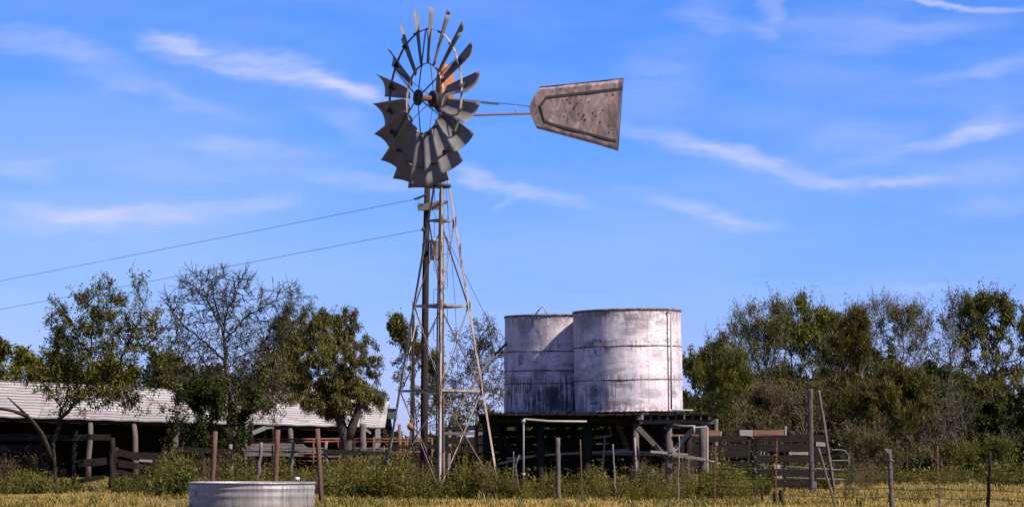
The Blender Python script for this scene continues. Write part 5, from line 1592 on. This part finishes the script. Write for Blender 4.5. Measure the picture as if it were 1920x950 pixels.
# ================================================================== WOODS BEHIND, WEEDS, GRASS
def woods(name, label, specs, mat, seed):
    rs = np.random.default_rng(seed); out = []
    for (xa, xb, ytop, ybot, Y, n) in specs:
        px = rs.uniform(xa, xb, n); f = rs.random(n)
        top = ytop + 9 * np.sin(px * .06 + seed) + 6 * np.sin(px * .17)
        py = ybot + (top - ybot) * f ** .8
        s = F / Y; d = rs.uniform(0, 8, n)
        yy = Y + d; x = (px - 960) / F * yy; z = CH + (HOR - py) * Y / F
        c = np.stack([x, yy, np.maximum(z, .02)], 1)
        dd = rs.normal(size=(n, 3)) + np.array([0, 0, .2])
        out.append(leaf_quads(c, dd, .4 * rs.uniform(.5, 1.4, n), .22 * rs.uniform(.5, 1.3, n)))
    o = quads_obj(name, np.vstack(out), [mat]); return tag(o, label, 'woods', kind='stuff')
woods('distant_woods', 'dark wooded undergrowth filling the gaps behind the trees', [(1270, 1960, 740, 880, 128, 26000), (1330, 1880, 700, 760, 132, 7000), (905, 1290, 792, 885, 88, 16000), (-40, 720, 800, 880, 112, 6000), (690, 910, 828, 886, 104, 9000)], L_DARK, 5)


def weed_proto(rs, h, nst, spread, leafn, L, Wd, feather):
    """one weed plant: thin stems as slim quads and small leaves, at the origin"""
    out = []
    for s in range(nst):
        az = rs.uniform(0, 6.28); sp = spread * rs.random() ** .6; hh = h * rs.uniform(.55, 1.1)
        b = np.array([math.cos(az) * sp * .35, math.sin(az) * sp * .35, 0]); e = np.array([math.cos(az) * sp, math.sin(az) * sp, hh])
        mid = (b + e) / 2 + np.array([math.cos(az), math.sin(az), 0]) * -.1 * sp
        P = np.array([b, mid, e])
        w = np.array([.004, 0, 0])
        for k in range(2):
            out.append(np.stack([P[k] - w, P[k] + w, P[k + 1] + w * .6, P[k + 1] - w * .6])[None])
        t = rs.uniform(.15, 1.05, leafn)[:, None]
        c = np.where(t < .5, P[0] + (P[1] - P[0]) * t * 2, P[1] + (P[2] - P[1]) * (t * 2 - 1))
        d = rs.normal(size=(leafn, 3)) * .8 + np.array([0, 0, .6 if feather else .15]) + np.array([math.cos(az), math.sin(az), 0]) * .3
        c = c + rs.normal(size=(leafn, 3)) * .03
        out.append(leaf_quads(c, d, L * rs.uniform(.5, 1.4, leafn), Wd * rs.uniform(.6, 1.3, leafn)))
    return np.concatenate(out)


def scatter(protos, pts, rs, smin, smax, zs=None):
    out = []
    pi_ = rs.integers(0, len(protos), len(pts))
    for k, P in enumerate(protos):
        q = np.where(pi_ == k)[0]
        if len(q) == 0: continue
        a = rs.uniform(0, 6.283, len(q)); s = rs.uniform(smin, smax, len(q))
        if zs is not None: s = s * zs[q]
        c_, s_ = np.cos(a)[:, None, None], np.sin(a)[:, None, None]
        X = P[None, :, :, 0]; Yv = P[None, :, :, 1]; Z = P[None, :, :, 2]
        sc_ = s[:, None, None]
        V = np.stack([(X * c_ - Yv * s_) * sc_, (X * s_ + Yv * c_) * sc_, Z * sc_ + 0 * c_], -1) + pts[q][:, None, None, :]
        out.append(V.reshape(-1, 4, 3))
    return np.concatenate(out)


rs = np.random.default_rng(77)
protoA = [weed_proto(rs, .62, 12, .34, 16, .075, .03, True) for _ in range(5)]     # feathery yellow-green
protoB = [weed_proto(rs, .55, 9, .30, 14, .09, .05, False) for _ in range(5)]       # leafy green
protoC = [weed_proto(rs, .75, 10, .25, 13, .05, .02, True) for _ in range(4)]      # brown dry


def area(specs, rs):
    """specs: (x0,x1 px, Y0, Y1, n, scale)"""
    P = []; Z = []
    for (xa, xb, Y0, Y1, n, sc_) in specs:
        y = rs.uniform(Y0, Y1, n); px = rs.uniform(xa, xb, n)
        keep = np.sin(px * .045 + y * .9) + np.sin(px * .021 - y * 1.3) + rs.normal(size=n) * .6 > -.55
        y = y[keep]; px = px[keep]
        P.append(np.stack([(px - 960) / F * y, y, np.full(len(y), -.02)], 1)); Z.append(sc_ * (1 + .25 * np.sin(px * .06 + y)))
    return np.vstack(P), np.concatenate(Z)


bandA = [(608, 700, 60.5, 70, 190, 1.0), (690, 760, 58.5, 66, 150, .9), (980, 1330, 57, 62.5, 350, .5), (1330, 1400, 58, 66, 90, .8), (540, 600, 60, 70, 50, .9), (440, 560, 64, 72, 90, .7),
         (-10, 90, 66, 69, 60, .7), (340, 560, 62, 66, 60, .6), (600, 720, 64, 76, 130, .95), (440, 600, 66, 80, 90, .8), (1560, 1930, 82, 100, 170, .8)]
bandB = [(-40, 320, 65.5, 70, 110, .55), (10, 70, 65.2, 67, 26, .9), (215, 265, 65.5, 67, 22, .9), (300, 360, 61.5, 66, 60, 1.0), (610, 960, 58.5, 63, 230, .72), (880, 1120, 58.5, 65, 170, .7), (1100, 1330, 58, 64, 70, .7),
         (1380, 1560, 72, 80, 170, 1.0), (1590, 1900, 86, 101, 170, .95), (1330, 1440, 62, 72, 100, .9), (1850, 1960, 75, 100, 120, .9), (560, 800, 70, 84, 150, .9), (760, 960, 66, 80, 160, .9)]
bandC = [(640, 780, 60, 66, 60, .9), (900, 960, 59, 62, 26, .9), (1180, 1300, 60, 64, 50, .9), (-20, 120, 69, 73, 60, 1.0), (700, 830, 60, 63, 40, .8), (1600, 1640, 72, 80, 18, .9), (360, 560, 70, 80, 60, 1.0), (1400, 1500, 54, 58, 14, .4)]
protoT = [weed_proto(rs, 1.0, 15, .34, 34, .07, .026, True) for _ in range(5)]
bandT = [(610, 770, 59, 68, 75, .95), (980, 1330, 57, 61.5, 55, .66), (1330, 1420, 57, 62, 16, .85), (300, 350, 62, 64, 14, 1.0), (20, 80, 65, 66.5, 12, .75), (220, 300, 64.5, 66, 8, .7), (880, 960, 58.5, 62, 10, .8), (780, 880, 62, 66, 20, .8), (440, 600, 64, 76, 30, .9)]
pt_, zt_ = area(bandT, rs)
tag(quads_obj('weeds', scatter(protoT, pt_, rs, .5, 1.1, zt_), [WEED_Y]), 'tallest ragged weeds standing out of the lower growth', 'weeds', kind='stuff')
pa, za = area(bandA, rs); pb, zb_ = area(bandB, rs); pc, zc = area(bandC, rs)
tag(quads_obj('weeds', scatter(protoA, pa, rs, .5, 1.2, za), [WEED_Y]), 'tall feathery yellow-green weeds around the stand and the tower', 'weeds', kind='stuff')
tag(quads_obj('weeds', scatter(protoB, pb, rs, .5, 1.2, zb_), [WEED_G]), 'leafy green weeds along the fences and the thicket edge', 'weeds', kind='stuff')
tag(quads_obj('weeds', scatter(protoC, pc, rs, .8, 1.2, zc), [WEED_B]), 'dry brown weed stems among the green ones', 'weeds', kind='stuff')


def tuft(rs, n, h, spread):
    out = []
    for k in range(n):
        az = rs.uniform(0, 6.28); ln = rs.uniform(.2, .9) * h; hh = h * rs.uniform(.5, 1.1)
        b = rs.normal(size=3) * np.array([spread, spread, 0]); d = np.array([math.cos(az), math.sin(az), 0])
        sd = np.array([-d[1], d[0], 0]) * rs.uniform(.006, .012)
        m = b + d * ln * .4 + np.array([0, 0, hh * .7]); e = b + d * ln + np.array([0, 0, hh])
        out.append(np.stack([b - sd, b + sd, m + sd * .8, m - sd * .8])); out.append(np.stack([m - sd * .8, m + sd * .8, e + sd * .2, e - sd * .2]))
    return np.array(out)


tufts = [tuft(rs, 9, .11, .07) for _ in range(8)]
def field(n, Y0, Y1, xa, xb, rs, pw=1.6):
    y = Y0 + (Y1 - Y0) * rs.random(n) ** pw
    px = rs.uniform(xa, xb, n)
    return np.stack([(px - 960) / F * y, y, np.full(n, -.03)], 1)
pg = field(26000, 46, 110, -120, 2040, rs)
sc = np.clip(.75 + .5 * np.sin(pg[:, 0] * 1.1 + pg[:, 1] * .37) * np.sin(pg[:, 1] * .5), .45, 1.3)
tag(quads_obj('dry_grass', scatter(tufts, pg, rs, .6, 1.15, sc), [GRASS_M]), 'short dry ochre pasture grass', 'grass', kind='stuff')
pg = field(10000, 50, 110, -100, 2040, rs, 1.2)
k_ = np.sin(pg[:, 0] * .8 + 1) * np.sin(pg[:, 1] * .33) + rs.normal(size=len(pg)) * .4 > .25
pg = pg[k_ | (pg[:, 1] > 84)]
tag(quads_obj('green_grass', scatter(tufts, pg, rs, .8, 1.6), [GRASS_G]), 'greener grass growing through the dry pasture', 'grass', kind='stuff')
pg = field(900, 45, 62, -60, 2000, rs, 1.0)
k_ = np.sin(pg[:, 0] * 2.1 + 2) * np.sin(pg[:, 1] * 1.1) > .25
pg = pg[k_]
near = [(cS.x + math.cos(a_) * (rS + .06), cS.y + math.sin(a_) * (rS + .06), -.02) for a_ in rs.uniform(0, 6.28, 60)]
pg = np.vstack([pg, near])
tag(quads_obj('tall_grass', scatter([tuft(rs, 14, .2, .05) for _ in range(6)], pg, rs, .6, 1.25), [GRASS_G]), 'scattered taller grass tufts standing in the dry pasture', 'grass', kind='stuff')
# sapling right of the poles
sap = tree('sapling', 'small thin sapling in the grass right of the leaning pole', 52, [(1578, 0), (1585, 925)], [(1592, 905, 16, 22, 1), (1600, 890, 12, 18, 1), (1580, 915, 10, 14, 1)], 60, .07, 700, (.05, .014), L_GREEN, seed=90, twig_len=.1, twig_r=.003, tip=.004, cat='sapling', group=None, leafspread=.01)
